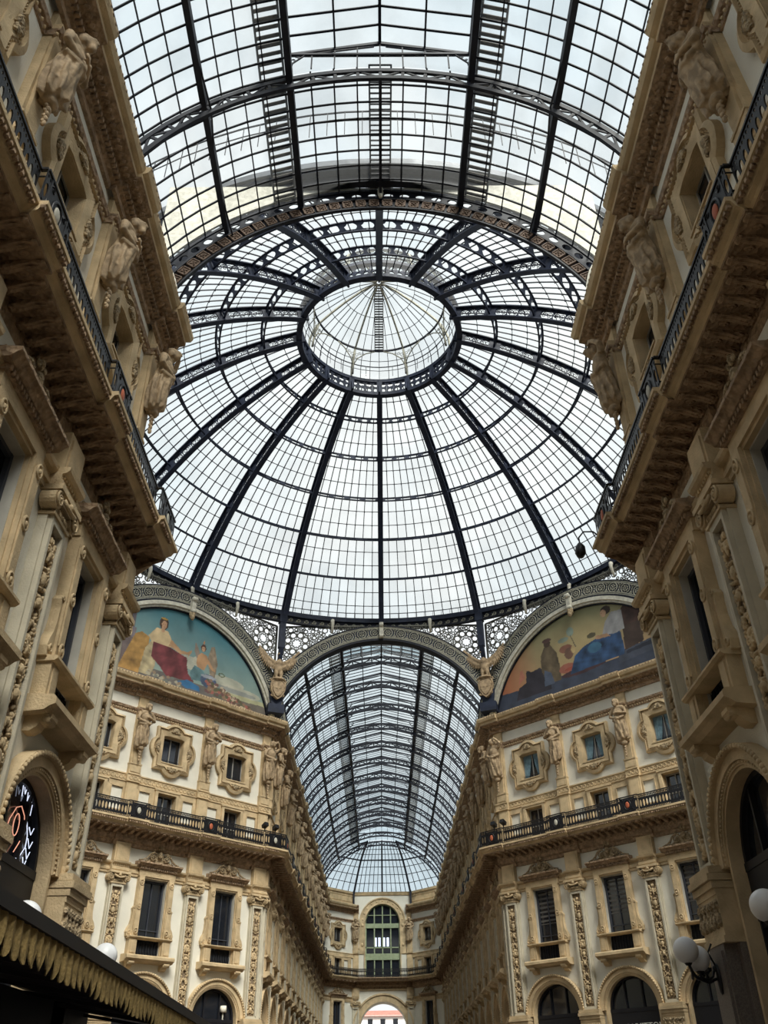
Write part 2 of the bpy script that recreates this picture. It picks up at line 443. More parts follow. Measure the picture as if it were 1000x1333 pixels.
def tall_window_spec(right):
    Z0 = 7.4; sp = []
    f = M()
    for sg in (-1,1):
        a, b = sorted((sg*.76, sg*1.08)); f.box(a, b, 0, .26, 8.86, 11.78)
        a, b = sorted((sg*.72, sg*.78)); f.box(a, b, 0, .16, 8.0, 11.75)
        a, b = sorted((sg*.80, sg*1.04)); f.box(a, b, .26, .30, 9.2, 11.5)
        a, b = sorted((sg*.76, sg*1.22)); f.box(a, b, 0, .30, 8.0, 8.78); a, b = sorted((sg*.88, sg*1.12)); f.box(a, b, .30, .33, 8.12, 8.70)
    f.box(-.78,.78,0,.18,11.70,11.82); f.box(-1.12,1.12,0,.24,11.78,12.16)
    sp.append(('stone_surround', f.mesh('stone_surround', 'stone', Z0), None))
    v = M(); v.box(-.78,-.70,-.42,.06,8.0,11.74); v.box(.70,.78,-.42,.06,8.0,11.74); v.box(-.78,.78,-.42,.06,11.66,11.76)
    sp.append(('reveal', v.mesh('reveal', 'reveal', Z0), None))
    c = M()                                   # scrolled flanks, medallions
    for sg in (-1,1):
        pts = [(1.08,8.86),(1.36,8.86),(1.40,9.05),(1.33,9.25),(1.22,9.42),(1.17,9.7),(1.16,10.0),(1.20,10.18),(1.12,10.30),(1.08,10.3)]
        c.prism([(sg*u, z) for u, z in pts], 'y', 0, .20)
        c.spiral(lambda a, b, sg=sg: (sg*1.24+sg*a, .21, 9.06+b), .12, 1.4, .03, 10, -1, 0, 4)
        c.spiral(lambda a, b, sg=sg: (sg*1.13+sg*a, .21, 10.22+b), .07, 1.2, .022, 8, -1, 0, 4)
        for z in (9.12, 10.28, 11.45):
            c.tube([(sg*.92+.105*math.cos(t*math.pi/5), .31, z+.14*math.sin(t*math.pi/5)) for t in range(10)], .03, 5, closed=True)
            c.ell((sg*.92,.31,z), (.05,.05,.07), 6, 4)
    sp.append(('scroll', c.mesh('scroll', 'stone', Z0), None))
    h = M()
    h.box(-1.18,1.18,0,.30,12.10,12.22)
    for i in range(19): h.box(-1.12+.122*i,-1.05+.122*i,.30,.36,12.12,12.22)
    h.sweep([(-1.34,0),(1.34,0)], [(0,12.22),(.38,12.24),(.48,12.34),(.56,12.38),(.56,12.46),(0,12.50)])
    sp.append(('window_cornice', h.mesh('window_cornice', 'shaded_cornice_stone', Z0), None))
    p = M()                                   # carved open pediment
    p.prism([(-1.25,12.48),(1.25,12.48),(1.15,12.54),(.85,12.57),(.62,12.66),(.45,12.92),(.2,12.98),(0,13.12),(-.2,12.98),(-.45,12.92),(-.62,12.66),(-.85,12.57),(-1.15,12.54)], 'y', .02, .16)
    for sg in (-1,1):
        p.tube([(sg*1.26,.2,12.55),(sg*1.0,.22,12.60),(sg*.78,.24,12.72),(sg*.62,.25,12.92),(sg*.42,.26,13.03),(sg*.24,.26,12.98)], [.035,.045,.05,.055,.055,.04], 6)
        p.spiral(lambda a, b, sg=sg: (sg*.40+sg*a, .24, 12.78+b), .20, 1.6, .045, 14, -1, R(90), 5)
        p.spiral(lambda a, b, sg=sg: (sg*.85+sg*a, .22, 12.63+b), .10, 1.3, .032, 10, 1, R(90), 4)
        p.ell((sg*.40,.22,12.78), (.06,.07,.06), 6, 4)
        p.ell((sg*.13,.26,13.26), (.07,.06,.10), 6, 4)
    p.ell((0,.26,12.92), (.13,.12,.2)); p.ell((0,.26,13.32), (.07,.07,.16), 6, 4)
    sp.append(('pediment', p.mesh('pediment', 'carved', Z0), None))
    r = M(); r.sweep([(-1.28,0),(1.28,0)], [(0,8.76),(.36,8.78),(.42,8.83),(.42,8.88),(0,8.92)])
    sp.append(('rail', r.mesh('rail', 'stone', Z0), None))
    s = M(); s.sweep([(-1.42,0),(1.42,0)], [(0,7.68),(.42,7.72),(.52,7.80),(.62,7.84),(.62,7.96),(.56,8.02),(0,8.04)])
    sp.append(('sill', s.mesh('sill', 'stone', Z0), None))
    for sg in (-1,1):
        b = M(); pr = [(0,7.40),(.14,7.40),(.26,7.48),(.30,7.56),(.46,7.58),(.52,7.64),(.52,7.72),(0,7.72)]
        b.prism(pr, 'x', sg*1.03-.16, sg*1.03+.16); b.tube([(sg*1.03-.18,.42,7.62),(sg*1.03+.18,.42,7.62)], .07, 7)
        sp.append(('bracket', b.mesh('bracket', 'stone', Z0), None))
    bl = M(); bl.box(-.76,.76,-.10,-.04,8.0,8.80)
    for i in range(9):
        x = -.66+.165*i
        bl.tube([(x,-.02,8.06),(x,-.01,8.25),(x,-.01,8.42),(x,-.02,8.72)], [.03,.06,.035,.03], 5)
    sp.append(('balustrade', bl.mesh('balustrade', 'balustrade_black', Z0), None))
    g = M(); g.box(-.73,.73,-.27,-.24,8.0,11.72)
    sp.append(('pane', g.mesh('pane', 'window_glass', Z0), None))
    fr = M()
    for x in (-.66,.66): fr.box(x-.05,x+.05,-.24,-.14,8.84,11.68)
    fr.box(-.02,.02,-.24,-.17,8.84,11.68); fr.box(-.70,.70,-.24,-.15,11.56,11.68); fr.box(-.68,.68,-.24,-.18,9.24,9.28)
    sp.append(('casement', fr.mesh('casement', 'dark_frame', Z0), None))
    if right:
        c = M()
        for i in range(7): c.box(-.60,.60,-.237,-.23,10.0+.23*i,10.10+.23*i)
        c.box(-.60,.60,-.237,-.23,9.86,9.91)
        sp.append(('blind', c.mesh('blind', 'blind', Z0), None))
    return Z0, sp
TALL = {k: tall_window_spec(k) for k in (False, True)}

def quatre_path(k):
    """outline of the lobed frame; k shrinks it towards the window"""
    pts = []; a, b, r = 1.20-k, 1.24-k, .76
    def lobe(cx, cz, t0, rr):
        s0 = math.asin(min(.9, .42/rr))
        for i in range(9):
            t = t0+s0+(math.pi-2*s0)*i/8; pts.append((cx+rr*math.cos(t), cz+rr*math.sin(t)))
    rr = max(.50, r-k*.7)
    off = .32
    pts.append((a, b)); lobe(0, b-.42, 0, rr); pts.append((-a, b))
    q = list(pts); pts.clear()
    lobe(-(a-.42), 0, R(90), rr); q += pts; pts.clear()
    q.append((-a,-b)); lobe(0, -(b-.42), R(180), rr); q += pts; pts.clear(); q.append((a,-b))
    lobe(a-.42, 0, R(270), rr); q += pts
    return q
def quatre_spec(right):
    Z0 = 17.2; cz = 18.78; sp = []
    out = quatre_path(0); mid = quatre_path(.10); m2 = quatre_path(.20); m3 = quatre_path(.34)
    inner = []
    for (x, z) in out:                                   # window rectangle reached from each outline point
        k = min(.70/abs(x) if abs(x) > 1e-6 else 9, .80/abs(z) if abs(z) > 1e-6 else 9)
        inner.append((x*k, z*k))
    f = M(); n = len(out); vs = []
    for ring, y in ((out,0),(out,.19),(mid,.25),(mid,.13),(m2,.11),(m2,.20),(m3,.17),(inner,.14),(inner,-.42)):
        vs += [(x, y, cz+z) for x, z in ring]
    fs = [(r*n+i, r*n+(i+1)%n, (r+1)*n+(i+1)%n, (r+1)*n+i) for r in range(8) for i in range(n)]
    f.add(vs, fs)
    f.box(-.74,.74,-.42,.10,cz+.78,cz+.84); f.box(-.74,.74,-.42,.20,cz-.84,cz-.78); f.box(-.74,-.68,-.42,.10,cz-.8,cz+.8); f.box(.68,.74,-.42,.10,cz-.8,cz+.8)
    sp.append(('lobed_frame', f.mesh('lobed_frame', 'stone', Z0), None))
    d = M()
    for i in range(n):
        x0, z0 = quatre_path(.15)[i]; x1, z1 = quatre_path(.15)[(i+1)%n]
        L = math.hypot(x1-x0, z1-z0); q = max(1, int(L/.11))
        for j in range(q):
            t = (j+.5)/q; d.ell((x0+(x1-x0)*t, .17, cz+z0+(z1-z0)*t), (.032,.035,.032), 5, 4)
    sp.append(('beading', d.mesh('beading', 'stone', Z0), None))
    for k, (sx, sz) in enumerate(((0,1),(0,-1),(1,0),(-1,0))):
        s = M(); cx, c2 = sx*.96, cz+sz*1.04; a0 = math.atan2(sz, sx)
        for q in range(-3,4):
            a = a0+q*R(28); s.ell((cx+math.cos(a)*.17, .21, c2+math.sin(a)*.17), (.035+.12*abs(math.cos(a)),.07,.035+.12*abs(math.sin(a))), 6, 4)
        s.ell((cx,.20,c2), (.06,.06,.06), 6, 4)
        sp.append(('shell', s.mesh('shell', 'carved', Z0), None))
    g = M(); g.box(-.70,.70,-.34,-.31,cz-.8,cz+.8); sp.append(('pane', g.mesh('pane', 'window_glass', Z0), None))
    fr = M(); fr.box(-.03,.03,-.30,-.25,cz-.8,cz+.8)
    for sg in (-1,1): fr.box(sg*.66-.03,sg*.66+.03,-.30,-.26,cz-.8,cz+.8)
    fr.box(-.7,.7,-.30,-.26,cz-.8,cz-.74); fr.box(-.7,.7,-.30,-.26,cz+.74,cz+.8)
    sp.append(('casement', fr.mesh('casement', 'window_frame', Z0), None))
    gu = M(); gu.tube([(-.66,-.16,cz-.55),(.66,-.16,cz-.55)], .015, 4)
    for i in range(15): gu.bar((-.63+.09*i,-.16,cz-.78), (-.63+.09*i,-.16,cz-.55), .014)
    sp.append(('guard_rail', gu.mesh('guard_rail', 'iron_black', Z0), None))
    if right:
        for sg in (-1,1):
            c = M(); vs = []; nn = 10
            for i in range(7):
                t = i/6; z = cz+.74-1.45*t; w0 = .05+.02*math.sin(t*3); x_in = .06+.30*t**1.3
                for j in range(nn):
                    u = j/(nn-1); x = x_in+(.64-x_in)*u; vs.append((sg*x, -.27+.025*math.sin(u*22), z))
            c.add(vs, [(i*nn+j, i*nn+j+1, (i+1)*nn+j+1, (i+1)*nn+j) for i in range(6) for j in range(nn-1)], True)
            sp.append(('curtain', c.mesh('curtain', 'curtain', Z0), None))
    return Z0, sp
QUAT = {k: quatre_spec(k) for k in (False, True)}

def mezz_spec():
    Z0 = 14.3; sp = []; f = M()
    for sg in (-1,1):
        a, b = sorted((sg*.60, sg*.78)); f.box(a, b, -.4, .16, 14.28, 16.26)
    f.box(-.78,.78,-.4,.16,16.24,16.42); f.box(-.84,.84,0,.2,16.36,16.44)
    sp.append(('stone_surround', f.mesh('stone_surround', 'stone', Z0), None))
    g = M(); g.box(-.6,.6,-.34,-.31,14.28,16.26); sp.append(('pane', g.mesh('pane', 'window_glass', Z0), None))
    fr = M()
    for x in (-.57,0,.57): fr.box(x-.03,x+.03,-.3,-.25,14.3,16.24)
    fr.box(-.6,.6,-.3,-.26,16.16,16.24); fr.box(-.6,.6,-.3,-.26,15.2,15.25)
    sp.append(('casement', fr.mesh('casement', 'window_frame', Z0), None))
    return Z0, sp
MEZZ = mezz_spec()

AR = 1.50; AS = 5.43
def arch_spec():
    Z0 = 0.; sp = []
    a = M(); a.arc(0,AS,AR,AR+.10,0,.14,0,math.pi,24); a.arc(0,AS,AR+.10,AR+.30,0,.20,0,math.pi,24); a.arc(0,AS,AR+.30,AR+.40,0,.28,0,math.pi,24)
    a.arc(0,AS,AR-.06,AR,-.55,.10,0,math.pi,24)
    for sg in (-1,1): x0, x1 = sorted((sg*1.44, sg*1.54)); a.box(x0, x1, -.55, .10, 0, AS)
    sp.append(('archivolt', a.mesh('archivolt', 'stone'), None))
    b = M()
    for i in range(44):
        t = math.pi*(i+.5)/44; r = AR+.345
        b.ell((r*math.cos(t), .29, AS+r*math.sin(t)), (.06,.05,.06), 5, 4)
    for i in range(52):
        t = math.pi*(i+.5)/52; r = AR+.055
        b.bar((r*math.cos(t)-.022*math.cos(t),.15,AS+r*math.sin(t)-.022*math.sin(t)), (r*math.cos(t)+.022*math.cos(t),.15,AS+r*math.sin(t)+.022*math.sin(t)), .05, .05, (0,1,0), True)
    sp.append(('rope_moulding', b.mesh('rope_moulding', 'stone'), None))
    g = M(); g.prism([(-1.46,.4),(1.46,.4)]+[(1.46*math.cos(math.pi*i/20), AS+1.46*math.sin(math.pi*i/20)) for i in range(21)], 'y', -.52, -.48)
    g.v = [(x, y+.18, z) for x, y, z in g.v]
    sp.append(('shop_window', g.mesh('shop_window', 'window_glass'), None))
    fr = M(); fr.arc(0,AS,AR-.16,AR-.06,-.48,-.36,0,math.pi,24); fr.box(-1.46,1.46,-.48,-.34,AS-.12,AS+.04); fr.box(-1.46,1.46,-.48,-.40,4.3,4.38)
    for x in (-1.41,-.5,.5,1.41): fr.box(x-.035,x+.035,-.48,-.38,0,AS+(math.sqrt(max(0,1.42**2-x*x))))
    fr.box(-1.46,1.46,-.5,-.3,0,.45); fr.box(-1.46,1.46,-.47,-.36,4.42,AS-.12)
    fr.v = [(x, y+.18, z) for x, y, z in fr.v]
    sp.append(('shop_frame', fr.mesh('shop_frame', 'black_frame'), None))
    return Z0, sp
ARCH = arch_spec()

def baluster_mesh():
    """one cell of the railing: a cast plate with a tall oval opening and small rings above and below"""
    m = M(); h = .0925
    m.pierced(lambda u, v, w: (u*h, w, .40+v*.245), lambda q: .74, 16, .014)
    for z in (.73, .085): 
        for sx in (-1,1): m.pierced(lambda u, v, w: (sx*h/2+u*h/2, w, z+v*.07), lambda q: .62, 8, .012)
    m.bar((h,0,0), (h,0,.84), .020)
    return m
BAL_M = baluster_mesh(); BAL = BAL_M.mesh('baluster', 'iron_black')
def medal_meshes():
    m = M(); m.box(-.42,.42,-.012,.012,.03,.80); 
    for x in (-.42,.42): m.bar((x,0,0),(x,0,.85),.05)
    m.tube([(.20*math.cos(t*math.pi/8), .02, .42+.26*math.sin(t*math.pi/8)) for t in range(16)], .03, 5, closed=True)
    for sx in (-1,1):
        for sz in (-1,1): m.spiral(lambda a, b: (sx*.30+a, .02, .42+sz*.27+b), .09, 1.3, .018, 9, sx*sz, 0, 4)
    d = M(); d.ell((0,.03,.42), (.12,.03,.17), 10, 6)
    return m.mesh('scroll_panel', 'iron_black'), d.mesh('medallion', 'medal'), d.mesh('medallion', 'pale_metal')
MEDP, MEDR, MEDW = medal_meshes()
def modillion():
    m = M(); pr = [(.30,13.66),(.30,13.84),(1.10,13.84),(1.11,13.79),(1.04,13.75),(.92,13.78),(.78,13.76),(.62,13.70),(.48,13.65),(.36,13.64)]
    m.prism(pr, 'x', -.075, .075); m.tube([(-.09,1.04,13.80),(.09,1.04,13.80)], .04, 7); m.tube([(-.09,.42,13.70),(.09,.42,13.70)], .055, 7)
    m.ell((.215,.78,13.85), (.07,.12,.04)); m.ell((.215,.78,13.82), (.03,.045,.035), 6, 4); m.tube([(0,.45,13.66),(0,.70,13.73),(0,1.0,13.77)], .022, 4)
    return m
MOD_M = modillion(); MOD = MOD_M.mesh('modillion', 'shaded_cornice_stone')

def put(spec, name, label, cat, group, T, x, kind=None):
    """one thing: Empty at its base in facade frame T, parts below it"""
    Z0, sp = spec
    e = link(name, None, None, M4=T @ Matrix.Translation((x, 0, Z0))); e.empty_display_size = .3
    for nm, me, lb in sp:
        o = link(nm, me, e)
        if nm in ('rope_moulding', 'beading', 'guard_rail'): o['kind'] = 'stuff'
    return tag(e, label, cat, group, kind)

def grid_wall(m, x0, x1, z0, z1, holes, y):
    xs = sorted({x0, x1, *[h[0] for h in holes], *[h[1] for h in holes]}); xs = [x for x in xs if x0-1e-6 <= x <= x1+1e-6]
    zs = sorted({z0, z1, *[h[2] for h in holes], *[h[3] for h in holes]}); zs = [z for z in zs if z0-1e-6 <= z <= z1+1e-6]
    for i in range(len(xs)-1):
        cx = (xs[i]+xs[i+1])/2; run = None
        for j in range(len(zs)-1):
            cz = (zs[j]+zs[j+1])/2
            inside = any(h[0] < cx < h[1] and h[2] < cz < h[3] for h in holes)
            if not inside: m.add([(xs[i],y,zs[j]),(xs[i+1],y,zs[j]),(xs[i+1],y,zs[j+1]),(xs[i],y,zs[j+1])], [(3,2,1,0)])

def facade(name, label, where, frm, O, phi, x0, x1, pil, bays, m0, m1, right=False, level=2, e=.14, rail=True, seed=0, backfrom=None, stat=None, low=0.):
    """level 2: everything; 1: far (ornament thinned); 0: plain mass with mouldings"""
    T = Matrix.Translation((O[0], O[1], 0)) @ Matrix.Rotation(R(phi), 4, 'Z')
    holes = []
    for c in bays:
        holes += [(c-AR,c+AR,0.,AS+AR), (c-.76,c+.76,8.0,11.75), (c-.6,c+.6,14.28,16.26), (c-.7,c+.7,17.98,19.58)]
    w = M(); grid_wall(w, x0, x1, 13.2, 22.3, holes, 0); grid_wall(w, x0-low*m0, x1+low*m1, 0, 13.2, holes, low)
    TL = T @ Matrix.Translation((0, low, 0))
    for c in bays:                          # spandrels of the shop arches
        pts = [(c+AR*math.cos(math.pi*i/20), AS+AR*math.sin(math.pi*i/20)) for i in range(21)]
        for i in range(20):
            a, b = pts[i], pts[i+1]
            w.add([(a[0],low,a[1]),(b[0],low,b[1]),(b[0],low,AS+AR),(a[0],low,AS+AR)], [(0,1,2,3)])
    b0 = x0+(.45 if m0 > 0 else -.2); b1 = x1-(.45 if m1 > 0 else -.2)
    w.box(b0, b1, -1.0, -.62, 0, 22.6)      # the solid behind the openings
    w.box(b0, b1, -1.0, 0, 22.3, 22.6)
    wall = link(name, w.mesh(name, 'plaster'), None, M4=T); tag(wall, label, 'wall', kind='structure')
    hw = .62
    def path(h=hw, ee=e):
        p = []
        for i, xp in enumerate(pil):
            a, b = xp-h, xp+h
            if a <= x0+.02: p.append((x0, ee))
            else:
                if not p: p.append((x0, 0))
                p += [(a, 0), (a, ee)]
            if b >= x1-.02: p.append((x1, ee)); return p
            p += [(b, ee), (b, 0)]
        if not p: p.append((x0, 0))
        p.append((x1, 0)); return p
    def mould(nm, prof, material, h=hw, ee=e):
        m = M(); m.sweep([(x, q+(low if prof[-1][1] < 13 else 0)) for x, q in path(h, ee)], prof, m0, m1); return link(nm, m.mesh(nm, material), wall)
    mould('string_course', [(0,11.72),(.07,11.72),(.07,11.84),(.12,11.86),(.12,11.97),(.08,11.99),(.08,12.12),(.16,12.14),(.22,12.20),(.24,12.28),(0,12.30)], 'stone', .5, .24)
    bal = mould('balcony_cornice', [(0,13.12),(.10,13.14),(.14,13.28),(.26,13.34),(.30,13.48),(.30,13.84),(1.12,13.84),(1.12,13.92)], 'shaded_cornice_stone')  # bed in the shade-coloured stone; the lip above keeps the plain one
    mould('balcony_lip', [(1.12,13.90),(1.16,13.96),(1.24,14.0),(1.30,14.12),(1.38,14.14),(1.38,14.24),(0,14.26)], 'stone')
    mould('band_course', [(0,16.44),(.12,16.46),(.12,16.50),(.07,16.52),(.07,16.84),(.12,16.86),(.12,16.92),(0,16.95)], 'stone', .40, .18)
    mould('upper_string', [(0,20.36),(.05,20.38),(.05,20.52),(.12,20.56),(.16,20.64),(.16,20.70),(0,20.72)], 'shaded_cornice_stone', .36, .22)
    cor = mould('top_cornice', [(0,21.38),(.10,21.40),(.12,21.55),(.22,21.58),(.24,21.75),(.66,21.86),(.72,21.88),(.72,21.92)], 'shaded_cornice_stone')
    mould('cornice_lip', [(.72,21.90),(.72,22.04),(.78,22.06),(.86,22.10),(.92,22.24),(.92,22.34),(0,22.40)], 'stone')
    if level == 0:
        return T, wall
    # mezzanine panelling with inset white panels: stone slab around windows and panels
    ph = []; wp = []
    for c in bays:
        ph.append((c-.6,c+.6,14.28,16.26))
        for sg in (-1,1): ph.append(tuple(sorted((c+sg*1.08, c+sg*1.80)))+(14.9,16.14)); wp.append(ph[-1])
    s = M(); lo, hi = (bays[0]-2.35, bays[-1]+2.35)
    grid_wall(s, max(x0,lo), min(x1,hi), 14.25, 16.46, ph, .07)
    for a, b, c_, d in wp:
        for (p, q) in (((a,c_),(b,c_)),((b,c_),(b,d)),((b,d),(a,d)),((a,d),(a,c_))):
            s.add([(p[0],.07,p[1]),(q[0],.07,q[1]),(q[0],0,q[1]),(p[0],0,p[1])], [(0,1,2,3)])
            s.bar((p[0],.075,p[1]), (q[0],.075,q[1]), .05, .05, (0,1,0))
    link('mezzanine_panelling', s.mesh('mezzanine_panelling', 'stone'), wall)
    # dentils and beads as fine real relief
    d = M(); step = .155 if level == 2 else .31
    n = int((x1-x0)/step)
    for i in range(n):
        x = x0+(i+.5)*step; ee = e if any(abs(x-p) < hw for p in pil) else 0
        d.box(x-step*.3, x+step*.3, .22+ee, .36+ee, 21.60, 21.73)
    link('dentil_row', d.mesh('dentil_row', 'shaded_cornice_stone'), cor)['kind'] = 'stuff'
    if level == 2:
        d = M()
        for i in range(int((x1-x0)/.20)):
            x = x0+(i+.5)*.20; ee = e if any(abs(x-p) < hw for p in pil) else 0
            d.ell((x,.90+ee,22.29), (.06,.05,.06), 5, 4)
            d.ell((x,.48+ee,21.80), (.075,.13,.05), 5, 4)
        link('egg_moulding', d.mesh('egg_moulding', 'shaded_cornice_stone'), cor)['kind'] = 'stuff'
        d = M()
        for i in range(int((x1-x0)/.13)):
            x = x0+(i+.5)*.13; ee = e if any(abs(x-p) < hw for p in pil) else 0
            d.box(x-.035,x+.035,1.28+ee,1.36+ee,14.02,14.10)
            d.box(x-.035,x+.035,.20+ee,.28+ee,13.36,13.45)
        link('bead_row', d.mesh('bead_row', 'shaded_cornice_stone'), bal)['kind'] = 'stuff'
        d = M()
        for i in range(int((x1-x0)/.26)):
            x = x0+(i+.5)*.26; ee = .18 if any(abs(x-p) < .40 for p in pil) else 0
            d.tube([(x+.10*math.cos(t*math.pi/4), .085+ee, 16.68+.11*math.sin(t*math.pi/4)) for t in range(8)], .022, 4, closed=True)
        link('guilloche', d.mesh('guilloche', 'stone'), wall)['kind'] = 'stuff'
        d = M()
        for i in range(int((x1-x0)/.16)):
            x = x0+(i+.5)*.16; ee = .22 if any(abs(x-p) < .36 for p in pil) else 0
            d.ell((x,.06+ee,20.46), (.05,.05,.055), 5, 4)
        link('leaf_moulding', d.mesh('leaf_moulding', 'stone'), wall)['kind'] = 'stuff'
        k = int((x1-x0)/.43)
        for i in range(k):
            x = x0+(i+.5)*(x1-x0)/k; ee = e if any(abs(x-p) < hw-.1 for p in pil) else 0
            link('modillion', MOD, bal, (x, ee, 0))
    else:
        d = M()
        for i in range(int((x1-x0)/.62)):
            x = x0+(i+.5)*.62
            d.box(x-.10,x+.10,.3,1.10,13.74,13.84)
        link('modillion_row', d.mesh('modillion_row', 'shaded_cornice_stone'), bal)['kind'] = 'stuff'
    # pilasters, piers, statues
    rnd = random.Random(seed)
    for i, xp in enumerate(pil):
        p = link('pilaster', P_SHAFT, wall, (xp,low,0))
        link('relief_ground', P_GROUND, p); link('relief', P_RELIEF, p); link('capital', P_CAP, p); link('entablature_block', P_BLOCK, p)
        q = link('pier', PIER, wall, (xp,low,0)); link('pier_cap', PIERCAP, q); link('leaf_relief', PIERLEAF, q)
        link('herm_pilaster', HERM, wall, (xp,0,0)); link('mezzanine_pilaster', MEZZP, wall, (xp,0,0))
        v = 2 if (xp < x0+1 or xp > x1-1) and level == 2 else rnd.choice((0,1))
        t = link('caryatid_statue', FIG[v], None, M4=T @ Matrix.Translation((xp, .22, 18.28)))
        if level == 2: link('husk_pendant', PENDANT, t, (0,-.08,0))
        k = stat(i) if stat else i
        pose = {0:'draped bearded stone figure', 1:'bearded stone figure', 2:'arm-raising stone figure'}[v]
        tag(t, f'{pose}, {ORD[k]} {frm} on the {where}', 'statue', f'stone figures on the {where}')
    g = lambda what: f'{what} of the {where}'
    for j, c in enumerate(bays):
        k = backfrom(j) if backfrom else j
        put(ARCH, 'arched_shopfront', f'dark arched shopfront, {ORD[k]} {frm} on the {where}', 'shop window', g('arched shopfronts'), TL, c)
        put(TALL[right], 'tall_window', f'tall pedimented window, {ORD[k]} {frm} on the {where}', 'window', g('tall pedimented windows'), TL, c)
        put(MEZZ, 'balcony_window', f'low window behind railing, {ORD[k]} {frm} on the {where}', 'window', g('low balcony windows'), T, c)
        put(QUAT[right], 'lobed_window', f'{"curtained " if right else ""}lobed-frame window, {ORD[k]} {frm} on the {where}', 'window', g('lobed-frame windows'), T, c)
    if rail:
        rl = link('balcony_railing', None, None, M4=T @ Matrix.Translation((0,0,14.26)))
        tag(rl, f'black wrought-iron balcony railing along the {where}', 'railing')
        pth = path(); q = 1.20
        def rp(pt, i, z):
            x, ee = pt; dx = -m0*(q+ee) if i == 0 else (m1*(q+ee) if i == len(pth)-1 else 0)
            return (x+dx, q+ee, z)
        for nm, z, wd in (('top_rail', .86, .07), ('middle_rail', .66, .025), ('bottom_rail', .14, .03), ('foot_rail', .03, .04)):
            m = M()
            for i in range(len(pth)-1): m.bar(rp(pth[i],i,z), rp(pth[i+1],i+1,z), wd, wd*.7, caps=True)
            link(nm, m.mesh(nm, 'iron_black'), rl)
        stuff = M()
        for i in range(len(pth)-1):
            a = Vector(rp(pth[i],i,0)); b = Vector(rp(pth[i+1],i+1,0)); L = (b-a).length
            if L < .3: continue
            mid = (a.x+b.x)/2; onp = any(abs(mid-p) < hw for p in pil) and L < 1.9
            if onp:
                link('scroll_panel', MEDP, rl, (mid, a.y, 0)); link('medallion', MEDR if (i//4) % 2 else MEDW, rl, (mid, a.y, 0))
                xs = [a.x+.09, b.x-.09] if L < 1.4 else [a.x+.1, a.x+.3, b.x-.3, b.x-.1]
            else:
                k = int(L/.185); xs = [a.x+(t+.5)*L/k for t in range(k)]
            for x in xs:
                if level == 2: link('baluster', BAL, rl, (x, a.y, 0))
                else: stuff.add([(x+v[0], a.y+v[1], v[2]) for v in BAL_M.v], BAL_M.f)
        if stuff.v: link('baluster_row', stuff.mesh('baluster_row', 'iron_black'), rl)['kind'] = 'stuff'
    return T, wall

NEARL = 42.
nearp = [.45+NP*i for i in range(4)]
# near left: local x runs from the crossing back past the camera
TNL, WNL = facade('wall_left', 'near left wall of the arcade, cream plaster and carved stone', 'wall above the awning', 'from the dome',
       (-W,-A), -90, 0, 3*NP+.9, nearp, [.45+NP*(i+.5) for i in range(3)], T225, 0, seed=1, low=.38)
TNR, WNR = facade('wall_right', 'near right wall of the arcade in brown shade', 'shaded wall opposite the awning', 'from the dome',
       (W,-A), 90, -(3*NP+.9), 0, [-p for p in reversed(nearp)], [-(.45+NP*(i+.5)) for i in reversed(range(3))], 0, T225, seed=2, low=.38,
       backfrom=lambda j: 2-j, stat=lambda i: 3-i)
dp = [.42, 4.92, 9.58, 14.08]; db = [2.67, 7.25, 11.83]
TDL, WDL = facade('wall_back_left', 'cream and ochre facade under the blue mural', 'blue mural facade', 'from the arcade mouth',
       (-W,A), -135, 0, 14.5, dp, db, T225, T225, seed=3)
TDR, WDR = facade('wall_back_right', 'cream and ochre facade under the golden mural', 'golden mural facade', 'from the arcade mouth',
       (W,A), 135, -14.5, 0, [-p for p in reversed(dp)], [-b for b in reversed(db)], T225, T225, right=True, seed=4,
       backfrom=lambda j: 2-j, stat=lambda i: 3-i)
fp = [.42+(13*FP-.84)*i/13 for i in range(14)]; fb = [(fp[i]+fp[i+1])/2 for i in range(13)]
Lf = 13*FP
TFL, WFL = facade('wall_street_left', 'long left wall of the far arcade receding to the end', 'arcade wall beyond the blue mural', 'from the dome',
       (-W,A), -90, -Lf, 0, [-p for p in reversed(fp)], [-b for b in reversed(fb)], -.388, T225, level=1, seed=5,
       backfrom=lambda j: 12-j, stat=lambda i: 13-i)
TFR, WFR = facade('wall_street_right', 'long right wall of the far arcade receding to the end', 'arcade wall beyond the golden mural', 'from the dome',
       (W,A), 90, 0, Lf, fp, fb, T225, -.388, level=1, seed=6)
# the end wall: two oblique facets and the centre
FX = 3.6; FY = YEND+4.0
fang = math.degrees(math.atan2(4.0, W-FX)); FLN = math.hypot(W-FX, 4.0)
facade('wall_facet_left', 'left oblique facet of the end wall', 'end facet beyond blue mural', 'from the arcade mouth',
       (-W,YEND), -180+fang, -FLN, 0, [], [-FLN/2+.1], -.44, -.388, level=1, seed=7)
facade('wall_facet_right', 'right oblique facet of the end wall', 'end facet beyond golden mural', 'from the arcade mouth',
       (W,YEND), 180-fang, 0, FLN, [], [FLN/2-.1], -.388, -.44, level=1, seed=8)
